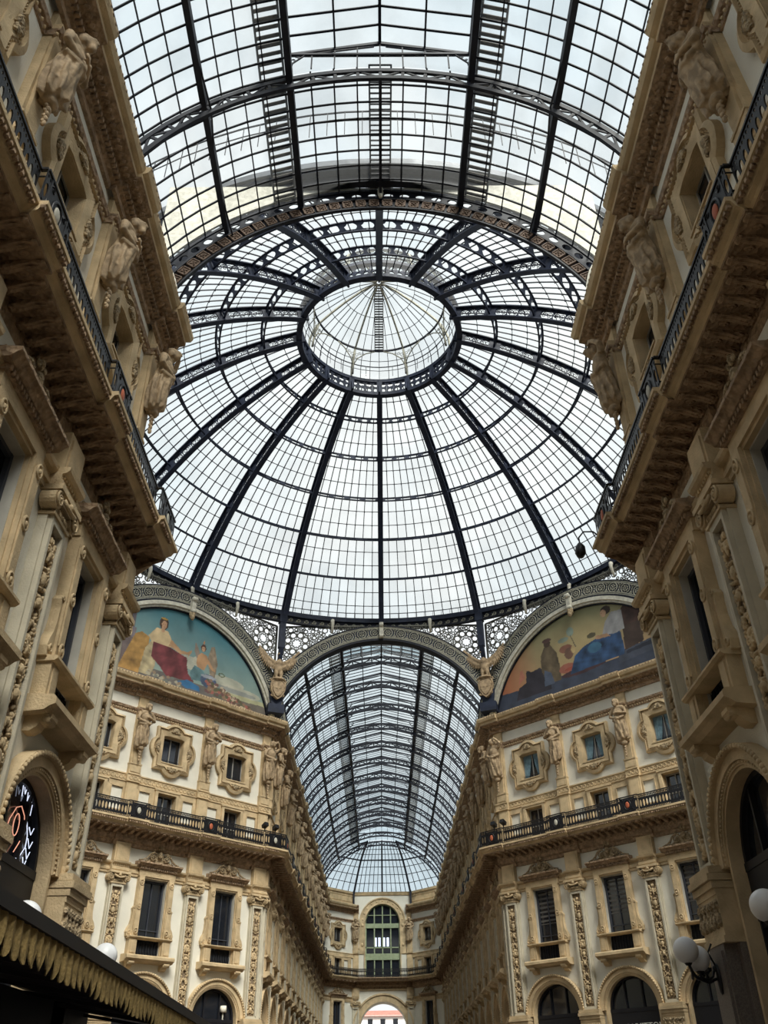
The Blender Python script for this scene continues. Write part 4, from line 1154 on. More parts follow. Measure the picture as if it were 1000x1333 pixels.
# ------------------------------------------------------------------ murals
def inpoly(X, Z, P):
    c = np.zeros(X.shape, bool); n = len(P)
    for i in range(n):
        x0, z0 = P[i]; x1, z1 = P[(i+1)%n]
        k = ((z0 > Z) != (z1 > Z)) & (X < (x1-x0)*(Z-z0)/((z1-z0) if z1 != z0 else 1e-9)+x0); c ^= k
    return c
def fnoise(X, Z, s, seed):
    rs = np.random.RandomState(seed); v = np.zeros(X.shape)
    for o in range(4):
        for _ in range(4):
            a, p = rs.uniform(0, 6.28), rs.uniform(0, 6.28); f = s*2**o*rs.uniform(.7,1.3)
            v += np.sin((X*math.cos(a)+Z*math.sin(a))*f+p+1.5*np.sin(Z*f*.4+p))/(2**o)/3
    return v
def paint_left(X, Z):
    n = fnoise(X, Z, 1.2, 1); t = np.clip((Z-22.6)/5.2+.06*n, 0, 1)[..., None]
    C = np.array([.28,.34,.29])*(1-t)+np.array([.03,.15,.20])*t
    C = C*(1+.06*fnoise(X, Z, 4, 2)[..., None])
    def put(mask, col, k=1., tex=.18, s=5, sd=3):
        v = np.array(col)*(1+tex*fnoise(X, Z, s, sd)[..., None]); C[mask] = (C*(1-k)+v*k)[mask]
    def el(cx, cz, rx, rz, j=0): return ((X-cx)/rx)**2+((Z-cz)/rz)**2+j*n*.35 < 1
    for cx, cz, rx, rz in ((.5,24.6,.9,.5),(3.4,24.2,1.5,.35),(4.6,23.8,1.6,.3),(1.2,24.9,.5,.35)): put(el(cx,cz,rx,rz,1), (.42,.40,.32), .75)
    put(el(3.9,23.75,1.9,.16,1), (.16,.18,.20), .6); put((X > 2.5) & (Z < 23.6+.15*n), (.38,.36,.20), .8)
    put(X < -3.6, (.10,.085,.10)); put((X < -3.45) & (Z > 24.9) & (Z < 25.7), (.16,.14,.16)); put((X < -3.1) & (Z < 25.0), (.13,.10,.10))
    put(Z < 23.30+.12*n, (.13,.115,.10)); put(inpoly(X,Z,[(-5,22),(-5,23.4),(-1,23.5),(.8,23.5),(2.2,23.1),(3.6,22.9),(4,22)]), (.12,.11,.105))
    # golden cloth, seated woman, rose skirt
    put(inpoly(X,Z,[(-4.3,22.9),(-3.9,24.1),(-3.5,25.3),(-3.1,25.6),(-2.5,25.4),(-2.5,24.6),(-2.7,23.5),(-2.9,22.9)]), (.30,.17,.05), 1, .35, 6, 5)
    put(inpoly(X,Z,[(-2.9,23.0),(-2.7,24.6),(-2.3,25.3),(-1.9,25.2),(-1.9,23.6),(-2.1,23.0)]), (.36,.30,.18), 1, .3, 7, 6)
    put(inpoly(X,Z,[(-2.6,25.5),(-2.1,26.2),(-1.3,26.2),(-.9,25.6),(-.9,25.0),(-2.2,25.0)]), (.50,.38,.22), 1, .2, 6, 7)
    put(inpoly(X,Z,[(-2.2,25.2),(-1.0,25.2),(-.2,25.0),(.3,24.9),(.35,24.4),(.5,23.9),(1.0,23.5),(.2,23.4),(-1.0,23.3),(-1.6,23.8),(-2.2,24.2)]), (.13,.028,.034), 1, .4, 5, 8)
    put(inpoly(X,Z,[(-1.0,25.75),(-.2,25.25),(.35,25.3),(.4,25.15),(-.2,25.0),(-1.1,25.3)]), (.40,.24,.13)); put(inpoly(X,Z,[(.3,25.3),(.55,25.5),(.6,25.4),(.35,25.0)]), (.40,.24,.13))
    put(el(-1.66,26.62,.33,.42), (.05,.025,.015)); put(el(-1.62,26.55,.19,.27), (.42,.25,.15)); put(el(-1.66,26.2,.13,.2), (.42,.25,.15))
    put(el(-1.55,26.57,.035,.02)|el(-1.70,26.57,.035,.02), (.10,.05,.03)); put(el(-1.62,26.42,.06,.02), (.30,.08,.05)); put(el(-1.66,26.95,.26,.07), (.35,.22,.05))
    # winged youth
    put(inpoly(X,Z,[(1.1,24.9),(.75,25.6),(.8,26.2),(1.15,25.6)]), (.20,.16,.13)); put(inpoly(X,Z,[(1.8,25.3),(2.0,26.2),(2.25,26.3),(2.6,25.2),(2.5,24.2),(2.2,24.0)]), (.22,.17,.12), 1, .35, 9, 4)
    put(inpoly(X,Z,[(1.05,25.3),(1.3,25.6),(1.75,25.5),(1.85,25.0),(1.65,24.5),(1.2,24.4),(1.0,24.8)]), (.40,.23,.12)); put(inpoly(X,Z,[(1.75,25.4),(2.3,24.8),(2.5,24.7),(2.45,24.6),(2.2,24.65),(1.7,25.1)]), (.40,.23,.12))
    put(el(1.42,25.95,.20,.26), (.07,.03,.02)); put(el(1.42,25.88,.13,.18), (.42,.25,.15)); put(el(1.37,25.9,.025,.015)|el(1.48,25.9,.025,.015), (.10,.05,.03)); put(el(1.42,26.32,.05,.14), (.50,.20,.05))
    put(inpoly(X,Z,[(.6,24.0),(.9,24.6),(1.4,24.5),(1.7,24.3),(1.6,23.7),(.8,23.6)]), (.09,.17,.19), 1, .3, 6, 9)
    put(el(2.05,23.85,.62,.45), (.06,.09,.16), 1, .3, 5, 3); put(el(2.05,24.12,.6,.12), (.28,.30,.34)); put(inpoly(X,Z,[(-.2,23.2),(.5,23.5),(1.4,23.3),(1.5,23.0),(.4,22.95)]), (.03,.13,.28))
    put(el(3.0,24.55,.26,.14) & ~el(3.0,24.55,.18,.07), (.08,.10,.05))
    for q in range(160):
        r = random.Random(q); cx = r.uniform(1.9,5.6); cz = 23.85-.22*(cx-1.9)+r.uniform(-.55,.45)*max(.15,1-(cx-1.9)/4.4)-.2
        put(el(cx,cz,.13,.10), r.choice(((.10,.06,.04),(.22,.14,.09),(.45,.36,.26),(.13,.06,.06),(.30,.10,.08),(.08,.09,.05))), .9, 0)
    for q in range(26):
        r = random.Random(q+50); put(el(r.uniform(-2.4,.1), r.uniform(22.9,23.3), .12, .09), r.choice(((.35,.33,.25),(.25,.18,.12),(.14,.16,.14))), .9, 0)
    return C
def paint_right(X, Z):
    n = fnoise(X, Z, 1.1, 11); t = np.clip((Z-23.2)/4.4+.07*n, 0, 1)[..., None]
    C = np.array([.36,.23,.12])*(1-t)+np.array([.20,.20,.11])*t
    g = np.exp(-((X-.3)/2.2)**2-((Z-25.6)/1.2)**2)[..., None]; C = C*(1-.6*g)+np.array([.42,.34,.17])*.6*g
    l = np.clip((-X-3.2)/3, 0, 1)[..., None]; C = C*(1-l)+np.array([.34,.12,.06])*l; C = C*(1+.05*fnoise(X, Z, 5, 12)[..., None])
    def put(mask, col, k=1., tex=.2, s=5, sd=3):
        v = np.array(col)*(1+tex*fnoise(X, Z, s, sd)[..., None]); C[mask] = (C*(1-k)+v*k)[mask]
    def el(cx, cz, rx, rz, j=0): return ((X-cx)/rx)**2+((Z-cz)/rz)**2+j*n*.35 < 1
    put(el(6.2,25.3,1.6,.9,1), (.14,.14,.16)); put(Z < 23.75-.03*X+.05*n, (.035,.045,.075)); put(inpoly(X,Z,[(2.6,23.3),(6.8,23.6),(6.8,24.4),(2.6,24.0)]), (.05,.06,.09)); put(inpoly(X,Z,[(3.2,23.75),(5.0,23.85),(5.0,24.1),(3.2,23.95)]), (.02,.025,.04))
    # dark recumbent forms, standing figure in brown, child
    put(inpoly(X,Z,[(-5.2,23.2),(-4.9,24.0),(-4.3,24.2),(-4.2,25.0),(-4.0,24.95),(-3.8,24.8),(-3.1,24.9),(-2.8,24.5),(-2.4,23.8),(-2.4,23.2)]), (.022,.02,.03), 1, .3)
    put(inpoly(X,Z,[(-4.9,24.2),(-4.7,25.1),(-4.5,25.15),(-4.35,24.6)]), (.34,.13,.09))
    put(inpoly(X,Z,[(-3.0,24.6),(-2.95,25.6),(-2.6,26.15),(-2.1,26.15),(-1.7,25.5),(-1.55,24.2),(-1.6,23.6),(-2.7,23.6)]), (.10,.075,.045), 1, .35, 6, 4)
    put(el(-2.35,26.35,.27,.28), (.05,.03,.02)); put(el(-2.35,26.55,.36,.15), (.07,.035,.03)); put(inpoly(X,Z,[(-2.9,23.5),(-2.8,24.6),(-2.3,24.3),(-2.1,23.5)]), (.07,.09,.14))
    put(el(-1.0,25.5,.5,.28,1), (.20,.09,.06)); put(el(-.8,25.1,.35,.4,1), (.13,.07,.05)); put(el(-.45,25.3,.16,.25), (.38,.28,.14)); put(el(-1.1,26.15,.4,.16,1)|el(-.5,26.55,.25,.3,1), (.15,.24,.23), .7)
    put(inpoly(X,Z,[(-.55,26.3),(-.5,26.3),(-.2,25.4),(-.28,25.4)]), (.10,.08,.06)); put(el(-1.1,24.2,.7,.35,1), (.28,.10,.07)); put(el(0,24.1,1.4,.16,1), (.26,.06,.04)); put(el(.0,23.75,1.8,.22,1), (.05,.025,.03))
    # seated man in a white shirt with a blue robe
    put(inpoly(X,Z,[(-.9,23.7),(-.4,24.8),(.3,25.2),(1.6,25.5),(3.0,25.4),(3.1,24.2),(3.0,23.8)]), (.022,.055,.13), 1, .5, 5, 6)
    put(el(1.1,24.9,.5,.35,1), (.04,.12,.20), .8); put(el(3.9,26.0,.85,1.05), (.05,.025,.02), 1, .4); put(inpoly(X,Z,[(3.1,24.0),(3.2,25.6),(4.6,25.6),(4.4,24.2)]), (.045,.028,.022))
    put(inpoly(X,Z,[(1.75,25.5),(2.1,26.3),(2.6,26.8),(3.3,26.7),(3.3,25.4),(2.6,25.3)]), (.26,.26,.27), 1, .2, 6, 7); put(inpoly(X,Z,[(1.2,25.6),(2.1,25.5),(2.3,25.25),(1.3,25.35)]), (.33,.20,.12))
    put(el(2.25,27.05,.36,.30), (.03,.02,.015)); put(el(2.05,26.9,.20,.26), (.36,.22,.14)); put(el(1.96,26.95,.03,.02), (.06,.03,.02)); put(el(1.0,25.75,.35,.18,1), (.08,.07,.04))
    put(el(4.9,24.7,.22,.35), (.20,.22,.26), .8); put(el(5.6,24.9,.9,.35,1), (.03,.035,.03))
    return C
def mural(name, label, T, xc, flip, painter, parent_label):
    e = link(name, None, None, M4=T @ Matrix.Translation((xc, -.15, VC))); tag(e, label, 'mural')
    nx, nz = 300, 150; xs = np.linspace(-7.2, 7.2, nx); zs = np.linspace(22.35, 28.05, nz)
    X, Z = np.meshgrid(xs, zs); Cc = np.clip(painter(X, Z), 0, 1)
    V = np.stack([X*flip, np.zeros_like(X), Z-VC], -1).reshape(-1,3)
    inside = (X**2+(Z-VC)**2) < 7.3**2; F = []
    for j in range(nz-1):
        for i in range(nx-1):
            if inside[j,i] and inside[j+1,i] and inside[j,i+1] and inside[j+1,i+1]:
                a = j*nx+i; F.append((a,a+1,a+nx+1,a+nx))
    me = bpy.data.meshes.new('painted_panel'); me.from_pydata(V.tolist(), [], F)
    at = me.color_attributes.new('paint', 'FLOAT_COLOR', 'POINT')
    at.data.foreach_set('color', np.concatenate([Cc.reshape(-1,3), np.ones((nx*nz,1))], 1).astype(np.float32).ravel())
    if 'paint' not in MAT:
        mt = bpy.data.materials.new('paint'); mt.use_nodes = True; b = mt.node_tree.nodes['Principled BSDF']; b.inputs['Roughness'].default_value = .75
        c = mt.node_tree.nodes.new('ShaderNodeVertexColor'); c.layer_name = 'paint'; mt.node_tree.links.new(c.outputs['Color'], b.inputs['Base Color']); MAT['paint'] = mt
    me.materials.append(MAT['paint']); link('painted_panel', me, e)
    m = M(); m.prism([(7.5*math.sin(R(-79)+R(158)*i/40), 7.5*math.cos(R(-79)+R(158)*i/40)) for i in range(41)], 'y', -.5, -.03); link('backing', m.mesh('backing', 'plaster'), e)
    m = M(); m.arc(0,0,7.16,7.30,0,.22,R(8),R(172),64); m.arc(0,0,7.30,7.55,0,.34,R(8),R(172),64)
    link('grey_moulding', m.mesh('grey_moulding', 'pale_metal'), e)
    m = M(); m.arc(0,0,7.55,RI,-.3,.24,R(8),R(172),64); m.arc(0,0,7.08,7.16,0,.12,R(8),R(172),64); m.arc(0,0,RO,RO+.08,-.3,.2,R(8),R(172),64); link('flange', m.mesh('flange', 'iron'), e)
    floral_band(e, .15); link('console', CONS, e, (0,.30,7.60))
    k = M(); k.ell((0,.42,6.95), (.22,.2,.32)); k.ell((0,.50,6.70), (.14,.14,.18)); link('keystone', k.mesh('keystone', 'carved'), e)
mural('lunette_mural', 'arched mural of a seated woman in rose robes against blue sky', TDL, 7.25, -1, paint_left, '')
mural('lunette_mural', 'arched mural of a seated man in a blue robe against golden sky', TDR, -7.25, -1, paint_right, '')
for T_, xc, nm in ((Matrix.Translation((-A,-W,0)) @ Matrix.Rotation(R(-45),4,'Z'), 7.25, 'trim_lunette_left'), (Matrix.Translation((A,-W,0)) @ Matrix.Rotation(R(45),4,'Z'), -7.25, 'trim_lunette_right')):
    m = M(); m.prism([(8.6*math.sin(R(-79)+R(158)*i/40), 8.6*math.cos(R(-79)+R(158)*i/40)) for i in range(41)], 'y', -.4, -.05)
    tag(link(nm, m.mesh(nm, 'plaster'), None, M4=T_ @ Matrix.Translation((xc,0,VC))), 'plain lunette over the near diagonal facade', 'lunette', kind='structure')

# ------------------------------------------------------------------ spandrels: star tracery over every side of the crossing
def tracery(sides):
    m = M(); rnd = random.Random(4)
    def ok(x, z, r): return math.hypot(x, z-VC) > RO+.06+r and z < 29.42-r and abs(x) < 7.02-r
    placed = []
    for sg in sides:
        cx, cz = sg*5.93, 28.15
        def ring(x, z, r, t, n=12): m.tube([(x+r*math.cos(q*2*math.pi/n), 0, z+r*math.sin(q*2*math.pi/n)) for q in range(n)], t, 4, closed=True)
        for q in range(8):
            a = q*math.pi/4+R(22.5); ring(cx+.66*math.cos(a), cz+.66*math.sin(a), .215, .05); placed.append((cx+.66*math.cos(a), cz+.66*math.sin(a), .27))
        pts = []
        for q in range(16):
            a = q*math.pi/8; r = .36 if q % 2 else .27; pts.append((cx+r*math.cos(a), 0, cz+r*math.sin(a)))
        m.tube(pts, .05, 4, closed=True); ring(cx, cz, .93, .05, 20); placed.append((cx, cz, .9))
        for q in range(8):
            a = q*math.pi/4; m.bar((cx+.36*math.cos(a),0,cz+.36*math.sin(a)), (cx+.92*math.cos(a),0,cz+.92*math.sin(a)), .05, .05, (0,1,0))
        tries = 0
        while tries < 5200:
            tries += 1; r = rnd.choice((.19,.14,.11,.085)) if tries < 2600 else .07
            x = sg*rnd.uniform(1.0,7.0); z = rnd.uniform(24.5,29.4)
            if not ok(x, z, r) or any(math.hypot(x-p[0], z-p[1]) < r+p[2] for p in placed): continue
            placed.append((x, z, r)); ring(x, z, r, .042, 8)
    for sg in sides:
        m.bar((sg*7.06,0,24.8), (sg*7.06,0,29.45), .12, .10, (0,1,0)); m.bar((sg*1.2,0,29.44), (sg*7.06,0,29.44), .10, .10, (0,1,0))
    return m.mesh('tracery', 'dark_silver', VC)
TRAC = [tracery((-1,)), tracery((1,))]
SIDES = []
for k in range(8):
    a = k*math.pi/4
    SIDES.append(Matrix.Rotation(-a, 4, 'Z') @ Matrix.Translation((0,A,VC)) @ Matrix.Rotation(math.pi, 4, 'Z'))
side_names = {0:'over the far arcade', 1:'over the golden mural', 7:'over the blue mural'}
for k, nm in side_names.items():
    t = link('spandrel_tracery', None, None, M4=SIDES[k] @ Matrix.Translation((0,.05,0)))
    for q in TRAC: link('tracery_panel', q, t)
    tag(t, f'pierced iron spandrel tracery of stars and rings {nm}', 'tracery', 'spandrel tracery')

# ------------------------------------------------------------------ dome
RHO, ZC = 20.85, 19.55
TH = [12.9, 19.4, 27.1, 35.3, 43.4, 51.3, 59.35]
COLS = [5,7,9,9,10,11]; ROWS = [2,3,3,3,3,3]
def sp(th, az, r=RHO):
    if r > 5: r = r+.70*max(0., (59.35-math.degrees(th))/46.4)**1.5
    return Vector((r*math.sin(th)*math.sin(az), r*math.sin(th)*math.cos(az), ZC+r*math.cos(th)))
def build_dome():
    root = link('glass_dome', None, None, (0,0,29.9)); tag(root, 'great glass dome with sixteen dark iron ribs over the crossing', 'dome'); Z = 29.9
    def part(nm, m, mt, par=root, rz=0, kind=None):
        o = link(nm, m if isinstance(m, bpy.types.Mesh) else m.mesh(nm, mt, Z), par, rotz=rz)
        if kind: o['kind'] = kind
        return o
    # rib at az = 0
    D = .80; rb = M(); ri = M(); t0, t1 = R(13.2), R(59.6); n = 40
    for i in range(n):
        a, b = t0+(t1-t0)*i/n, t0+(t1-t0)*(i+1)/n
        for q, r in ((rb,RHO),(ri,RHO-D)): q.bar(sp(a,0,r), sp(b,0,r), .36, .07, sp((a+b)/2,0,1)-Vector((0,0,ZC)))
    web = M()
    for k in range(6):
        ta, tb = R(max(13.4,TH[k])), R(TH[k+1]); nc = 3; g = .016
        web.add([sp(ta-g,0,RHO-D)+Vector((x,0,0)) for x in (-.05,.05)]+[sp(ta+g,0,RHO-D)+Vector((x,0,0)) for x in (.05,-.05)]+[sp(ta-g,0,RHO)+Vector((x,0,0)) for x in (-.05,.05)]+[sp(ta+g,0,RHO)+Vector((x,0,0)) for x in (.05,-.05)],
                [(0,1,5,4),(1,2,6,5),(2,3,7,6),(3,0,4,7)])
        for c in range(nc):
            a = ta+g+(tb-ta-2*g)*c/nc; b = ta+g+(tb-ta-2*g)*(c+1)/nc; am, hh = (a+b)/2, (b-a)/2
            F = lambda u, v, w, am=am, hh=hh: sp(am+u*hh, 0, RHO-D/2+v*(D/2-.03))+Vector((w,0,0))
            web.pierced(F, lambda q: .97, 16, .02)
            G = lambda u, v, am=am, s=1: sp(am+u/RHO, 0, RHO-D/2+v)
            hl = hh*RHO
            for sg in (-1,1):
                Gs = lambda u, v, am=am, sg=sg: sp(am+(u+sg*.16)/RHO, 0, RHO-D/2+v*sg)
                web.spiral(Gs, .20, 1.4, .026, 12, sg, 0, 4)
                web.spiral(lambda u, v, am=am, sg=sg: sp(am+(u-sg*.20)/RHO, 0, RHO-D/2+.15*sg+v*sg), .11, 1.1, .022, 9, -sg, 0, 4)
    rbm = rb.mesh('rib', 'iron_blue', Z); rim = ri.mesh('inner_flange', 'iron_blue', Z); wbm = web.mesh('rib_scrollwork', 'iron_blue', Z)
    # purlins, one bay (az 0..22.5)
    AZ = 2*math.pi/16; pms = []
    for k in range(1,6):
        d = .56 if k < 4 else .40; p = M(); nc = 4; seg = 8; th = R(TH[k])
        for i in range(seg):
            a, b = AZ*i/seg, AZ*(i+1)/seg
            for r, w in ((RHO-.02,.14),(RHO-d,.10)): p.bar(sp(th,a,r), sp(th,b,r), w, .07)
        for c in range(nc):
            g0 = .012; a = g0+(AZ-2*g0)*c/nc; b = g0+(AZ-2*g0)*(c+1)/nc; am, hh = (a+b)/2, (b-a)/2
            p.pierced(lambda u, v, w, am=am, hh=hh, th=th, d=d: sp(th+w/RHO, am+u*hh, RHO-.02-d/2+v*(d/2)), lambda q: .70+.14*(math.cos(8*q) > 0), 16, .015)
        pms.append(p.mesh('purlin', 'iron_blue', Z))
    # glazing bars of one bay
    gb = M()
    for k in range(6):
        ta, tb = R(TH[k]), R(TH[k+1]); nc, nr = COLS[k], ROWS[k]
        for c in range(1, nc):
            az = AZ*c/nc
            for r in range(nr): gb.bar(sp(ta+(tb-ta)*r/nr,az), sp(ta+(tb-ta)*(r+1)/nr,az), .05, .06, sp(ta,az,1)-Vector((0,0,ZC)))
        for r in range(1, nr):
            th = ta+(tb-ta)*r/nr
            for c in range(nc): gb.bar(sp(th,AZ*c/nc), sp(th,AZ*(c+1)/nc), .035, .04)
            for c in range(1,nc):
                q = sp(th,AZ*c/nc,RHO-.04); gb.ell(q, (.055,.055,.055), 5, 4)
    gbm = gb.mesh('glazing_bars', 'iron', Z)
    for b in range(16):
        az = -b*AZ
        o = part('rib', rbm, None, rz=az); part('rib_scrollwork', wbm, None, par=o); part('inner_flange', rim, None, par=o)
        for pm in pms: part('purlin', pm, None, rz=az)
        part('glazing_bars', gbm, None, rz=az, kind='stuff')
    # panes: the four bays that face the camera, two lowest tiers, one by one; the rest joined
    rest = M(); cells = {}
    single = {(b, k) for b in (14,15,0,1) for k in (4,5)}
    for k in range(6):
        nc, nr = COLS[k], ROWS[k]; ta, tb = R(TH[k]), R(TH[k+1])
        for r in range(nr):
            tha, thb = ta+(tb-ta)*r/nr, ta+(tb-ta)*(r+1)/nr; pm = None
            for b in range(16):
                for c in range(nc):
                    a, a2 = AZ*(b+c/nc), AZ*(b+(c+1)/nc)
                    if (b, k) in single:
                        if pm is None:
                            q = M(); h = AZ/nc/2*.96; vs = [sp(t, x, rr) for rr in (RHO-.006,RHO+.006) for t, x in ((tha+.0008,-h),(tha+.0008,h),(thb-.0008,h),(thb-.0008,-h))]
                            q.add(vs, [(3,2,1,0),(4,5,6,7),(0,1,5,4),(1,2,6,5),(2,3,7,6),(3,0,4,7)]); pm = q.mesh('pane', 'dome_pane', Z)
                        part('pane', pm, None, rz=-(a+a2)/2)
                    else: rest.add([sp(tha,a), sp(tha,a2), sp(thb,a2), sp(thb,a)], [(0,1,2,3)])
    part('glazing', rest, 'dome_glass', kind='stuff')
    # base ring, gutter, running-scroll frieze
    n = 96; m = M(); g2 = M()
    def band(m, r0, r1, z0, z1):
        vs = []
        for i in range(n):
            a = 2*math.pi*i/n; s, c = math.sin(a), math.cos(a)
            vs += [(r0*s,r0*c,z0),(r1*s,r1*c,z0),(r1*s,r1*c,z1),(r0*s,r0*c,z1)]
        m.add(vs, [(4*i+j, 4*i+(j+1)%4, 4*((i+1)%n)+(j+1)%4, 4*((i+1)%n)+j) for i in range(n) for j in range(4)])
    band(m, 17.78, 18.25, 29.88, 30.22); part('base_ring', m, 'iron_blue')
    band(g2, 17.95, 18.0, 29.40, 29.88); band(g2, 17.80, 18.05, 29.36, 29.44); part('frieze_band', g2, 'iron')
    g3 = M(); band(g3, 18.2, 18.38, 30.0, 30.3); part('gutter', g3, 'sheet_metal')
    s = M(); s.spiral(lambda u, v: (u, 17.90, 29.66+v), .16, 1.7, .026, 14, 1, R(180), 4); s.tube([(-.28,17.90,29.50),(-.14,17.90,29.52),(-.16,17.90,29.66)], .022, 4)
    sm = s.mesh('scroll', 'silver', Z)
    for k in range(200): part('scroll', sm, None, rz=2*math.pi*(k+.5)/200)
    # posts below the ribs and small consoles between
    pm = M(); pm.box(-.20,.20,17.75,18.15,27.4,29.9); pm.prism([(17.75,27.4),(18.15,27.4),(18.35,26.3),(18.2,26.3)], 'x', -.14, .14); pm.box(-.26,.26,17.72,18.2,29.3,29.9)
    pmm = pm.mesh('rib_post', 'iron_blue', Z)
    cm = M(); cm.tube([(0,17.62,29.86),(0,17.55,29.6),(0,17.62,29.2),(0,17.72,28.9)], [.14,.13,.10,.07], 6)
    cmm = cm.mesh('rib_console', 'pale_metal', Z)
    for k in range(8): part('rib_post', pmm, None, rz=AZ*(2*k+1))
    for k in range(32):
        if k % 2 == 1 or k % 4 == 0:
            part('rib_console', cmm, None, rz=AZ*k/2)
    # oculus ring
    Ro = 4.84; oc = M(); za, zb = 39.80, 41.10; N = 16*4
    for i in range(N):
        a0, a1 = 2*math.pi*i/N, 2*math.pi*(i+1)/N; am, hh = (a0+a1)/2, (a1-a0)/2*.97
        for j in range(2):
            zc_ = za+.2+(zb-za-.4)*(j+.5)/2; hz = (zb-za-.4)/4
            oc.pierced(lambda u, v, w, am=am, hh=hh, zc_=zc_, hz=hz: ((Ro+w)*math.sin(am+u*hh), (Ro+w)*math.cos(am+u*hh), zc_+v*hz), lambda q: .74, 16, .03)
    part('oculus_lattice', oc, 'iron_blue')
    m = M(); n = 64; band(m, Ro-.14, Ro+.2, za-.05, za+.2); band(m, Ro-.10, Ro+.2, zb-.2, zb+.05); part('oculus_flange', m, 'iron_blue')
    st = M(); st.box(-.17,.17,Ro-.12,Ro+.14,za,zb); stm = st.mesh('oculus_stile', 'iron_blue', Z)
    for k in range(16): part('oculus_stile', stm, None, rz=AZ*k)
    # lantern over the oculus
    return root
DOME = build_dome()

def build_lantern():
    Z = 41.1; root = link('roof_lantern', None, None, (0,0,Z)); tag(root, 'shallow conical glass lantern crowning the dome', 'lantern')
    n = 48; m = M(); g = M(); r0, r1 = 4.62, 4.15
    prof = [(4.86,41.10),(4.80,41.95),(4.58,42.6),(4.15,43.15),(3.3,43.75),(2.3,44.35),(1.2,44.85),(.15,45.15)]
    def P(k, a): r, z = prof[k]; return (r*math.sin(a), r*math.cos(a), z)
    for k in range(len(prof)-1):
        for i in range(n):
            a, b = 2*math.pi*i/n, 2*math.pi*(i+1)/n
            g.add([P(k,a), P(k,b), P(k+1,b), P(k+1,a)], [(0,1,2,3)])
            if k > 4 and i % 2: pass
            else: m.bar(P(k,a), P(k+1,a), .035, .045)
            m.bar(P(k+1,a), P(k+1,b), .028 if k != 2 else .09, .03 if k != 2 else .12)
    link('glazing', g.mesh('glazing', 'dome_glass', Z), root)['kind'] = 'stuff'
    link('glazing_bars', m.mesh('glazing_bars', 'iron', Z), root)['kind'] = 'stuff'
    rm = M()
    for k in range(len(prof)-1): rm.bar(P(k,0), P(k+1,0), .10, .12)
    rmm = rm.mesh('rib', 'silver', Z); bk = M()
    pts = [(0,4.60,41.2),(0,4.52,41.9),(0,4.42,42.5),(0,4.18,43.05)]; bk.tube(pts, .07, 5)
    for sg in (-1,1):
        bk.tube([(0,4.5,41.9),(sg*.25,4.40,42.5),(sg*.75,4.15,42.9),(sg*1.3,3.9,43.05)], .04, 5)
        for q, (x, z, r) in enumerate(((.16,42.75,.11),(.38,42.90,.09),(.14,42.45,.08),(.62,42.98,.06))):
            bk.tube([(sg*x+r*math.cos(t*math.pi/4), 4.30, z+r*math.sin(t*math.pi/4)) for t in range(8)], .022, 4, closed=True)
    bkm = bk.mesh('bracket', 'silver', Z)
    for k in range(8):
        link('rib', rmm, root, rotz=k*math.pi/4+R(22.5)); link('bracket', bkm, root, rotz=k*math.pi/4+R(22.5))
    rr = M()
    for i in range(64):
        a, b = 2*math.pi*i/64, 2*math.pi*(i+1)/64
        rr.bar((4.5*math.sin(a),4.5*math.cos(a),42.0), (4.5*math.sin(b),4.5*math.cos(b),42.0), .05)
        if i % 2 == 0: rr.bar((4.5*math.sin(a),4.5*math.cos(a),41.15), (4.5*math.sin(a),4.5*math.cos(a),42.0), .035)
    link('guard_rail', rr.mesh('guard_rail', 'iron', Z), root)
    st = link('lantern_stair', None, None, (0,0,41.3)); tag(st, 'narrow weathered stair lying on the lantern glass', 'stair')
    m = M()
    for k in range(3, len(prof)-1):
        a, b = Vector(P(k,0)), Vector(P(k+1,0)); L = int((b-a).length/.2)
        for x in (-.28,.28): m.bar(a+Vector((x,0,.12)), b+Vector((x,0,.12)), .05, .08)
    link('rail', m.mesh('rail', 'walkway', 41.3), st)
    m = M()
    for k in range(3, len(prof)-1):
        a, b = Vector(P(k,0)), Vector(P(k+1,0)); L = int((b-a).length/.16)
        for q in range(L): p = a.lerp(b, q/L); m.box(-.28,.28,p.y-.05,p.y+.05,p.z+.10,p.z+.13)
    link('treads', m.mesh('treads', 'walkway', 41.3), st)['kind'] = 'stuff'
build_lantern()

def dome_gantry():
    rt = link('dome_gantry', None, None, (0,0,30.1)); tag(rt, 'thin railed walkway circling the foot of the dome outside the glass', 'walkway')
    Z = 30.1; n = 96
    for nm, z, r, w in (('top_rail',31.5,19.5,.05),('middle_rail',30.95,19.5,.035)):
        m = M()
        for i in range(n):
            a, b = 2*math.pi*i/n, 2*math.pi*(i+1)/n; m.bar((r*math.sin(a),r*math.cos(a),z), (r*math.sin(b),r*math.cos(b),z), w)
        link(nm, m.mesh(nm, 'iron', Z), rt)
    m = M()
    for i in range(n*2): a = math.pi*i/n; m.bar((19.5*math.sin(a),19.5*math.cos(a),30.1), (19.5*math.sin(a),19.5*math.cos(a),31.5), .03)
    link('baluster_row', m.mesh('baluster_row', 'iron', Z), rt)['kind'] = 'stuff'
dome_gantry()

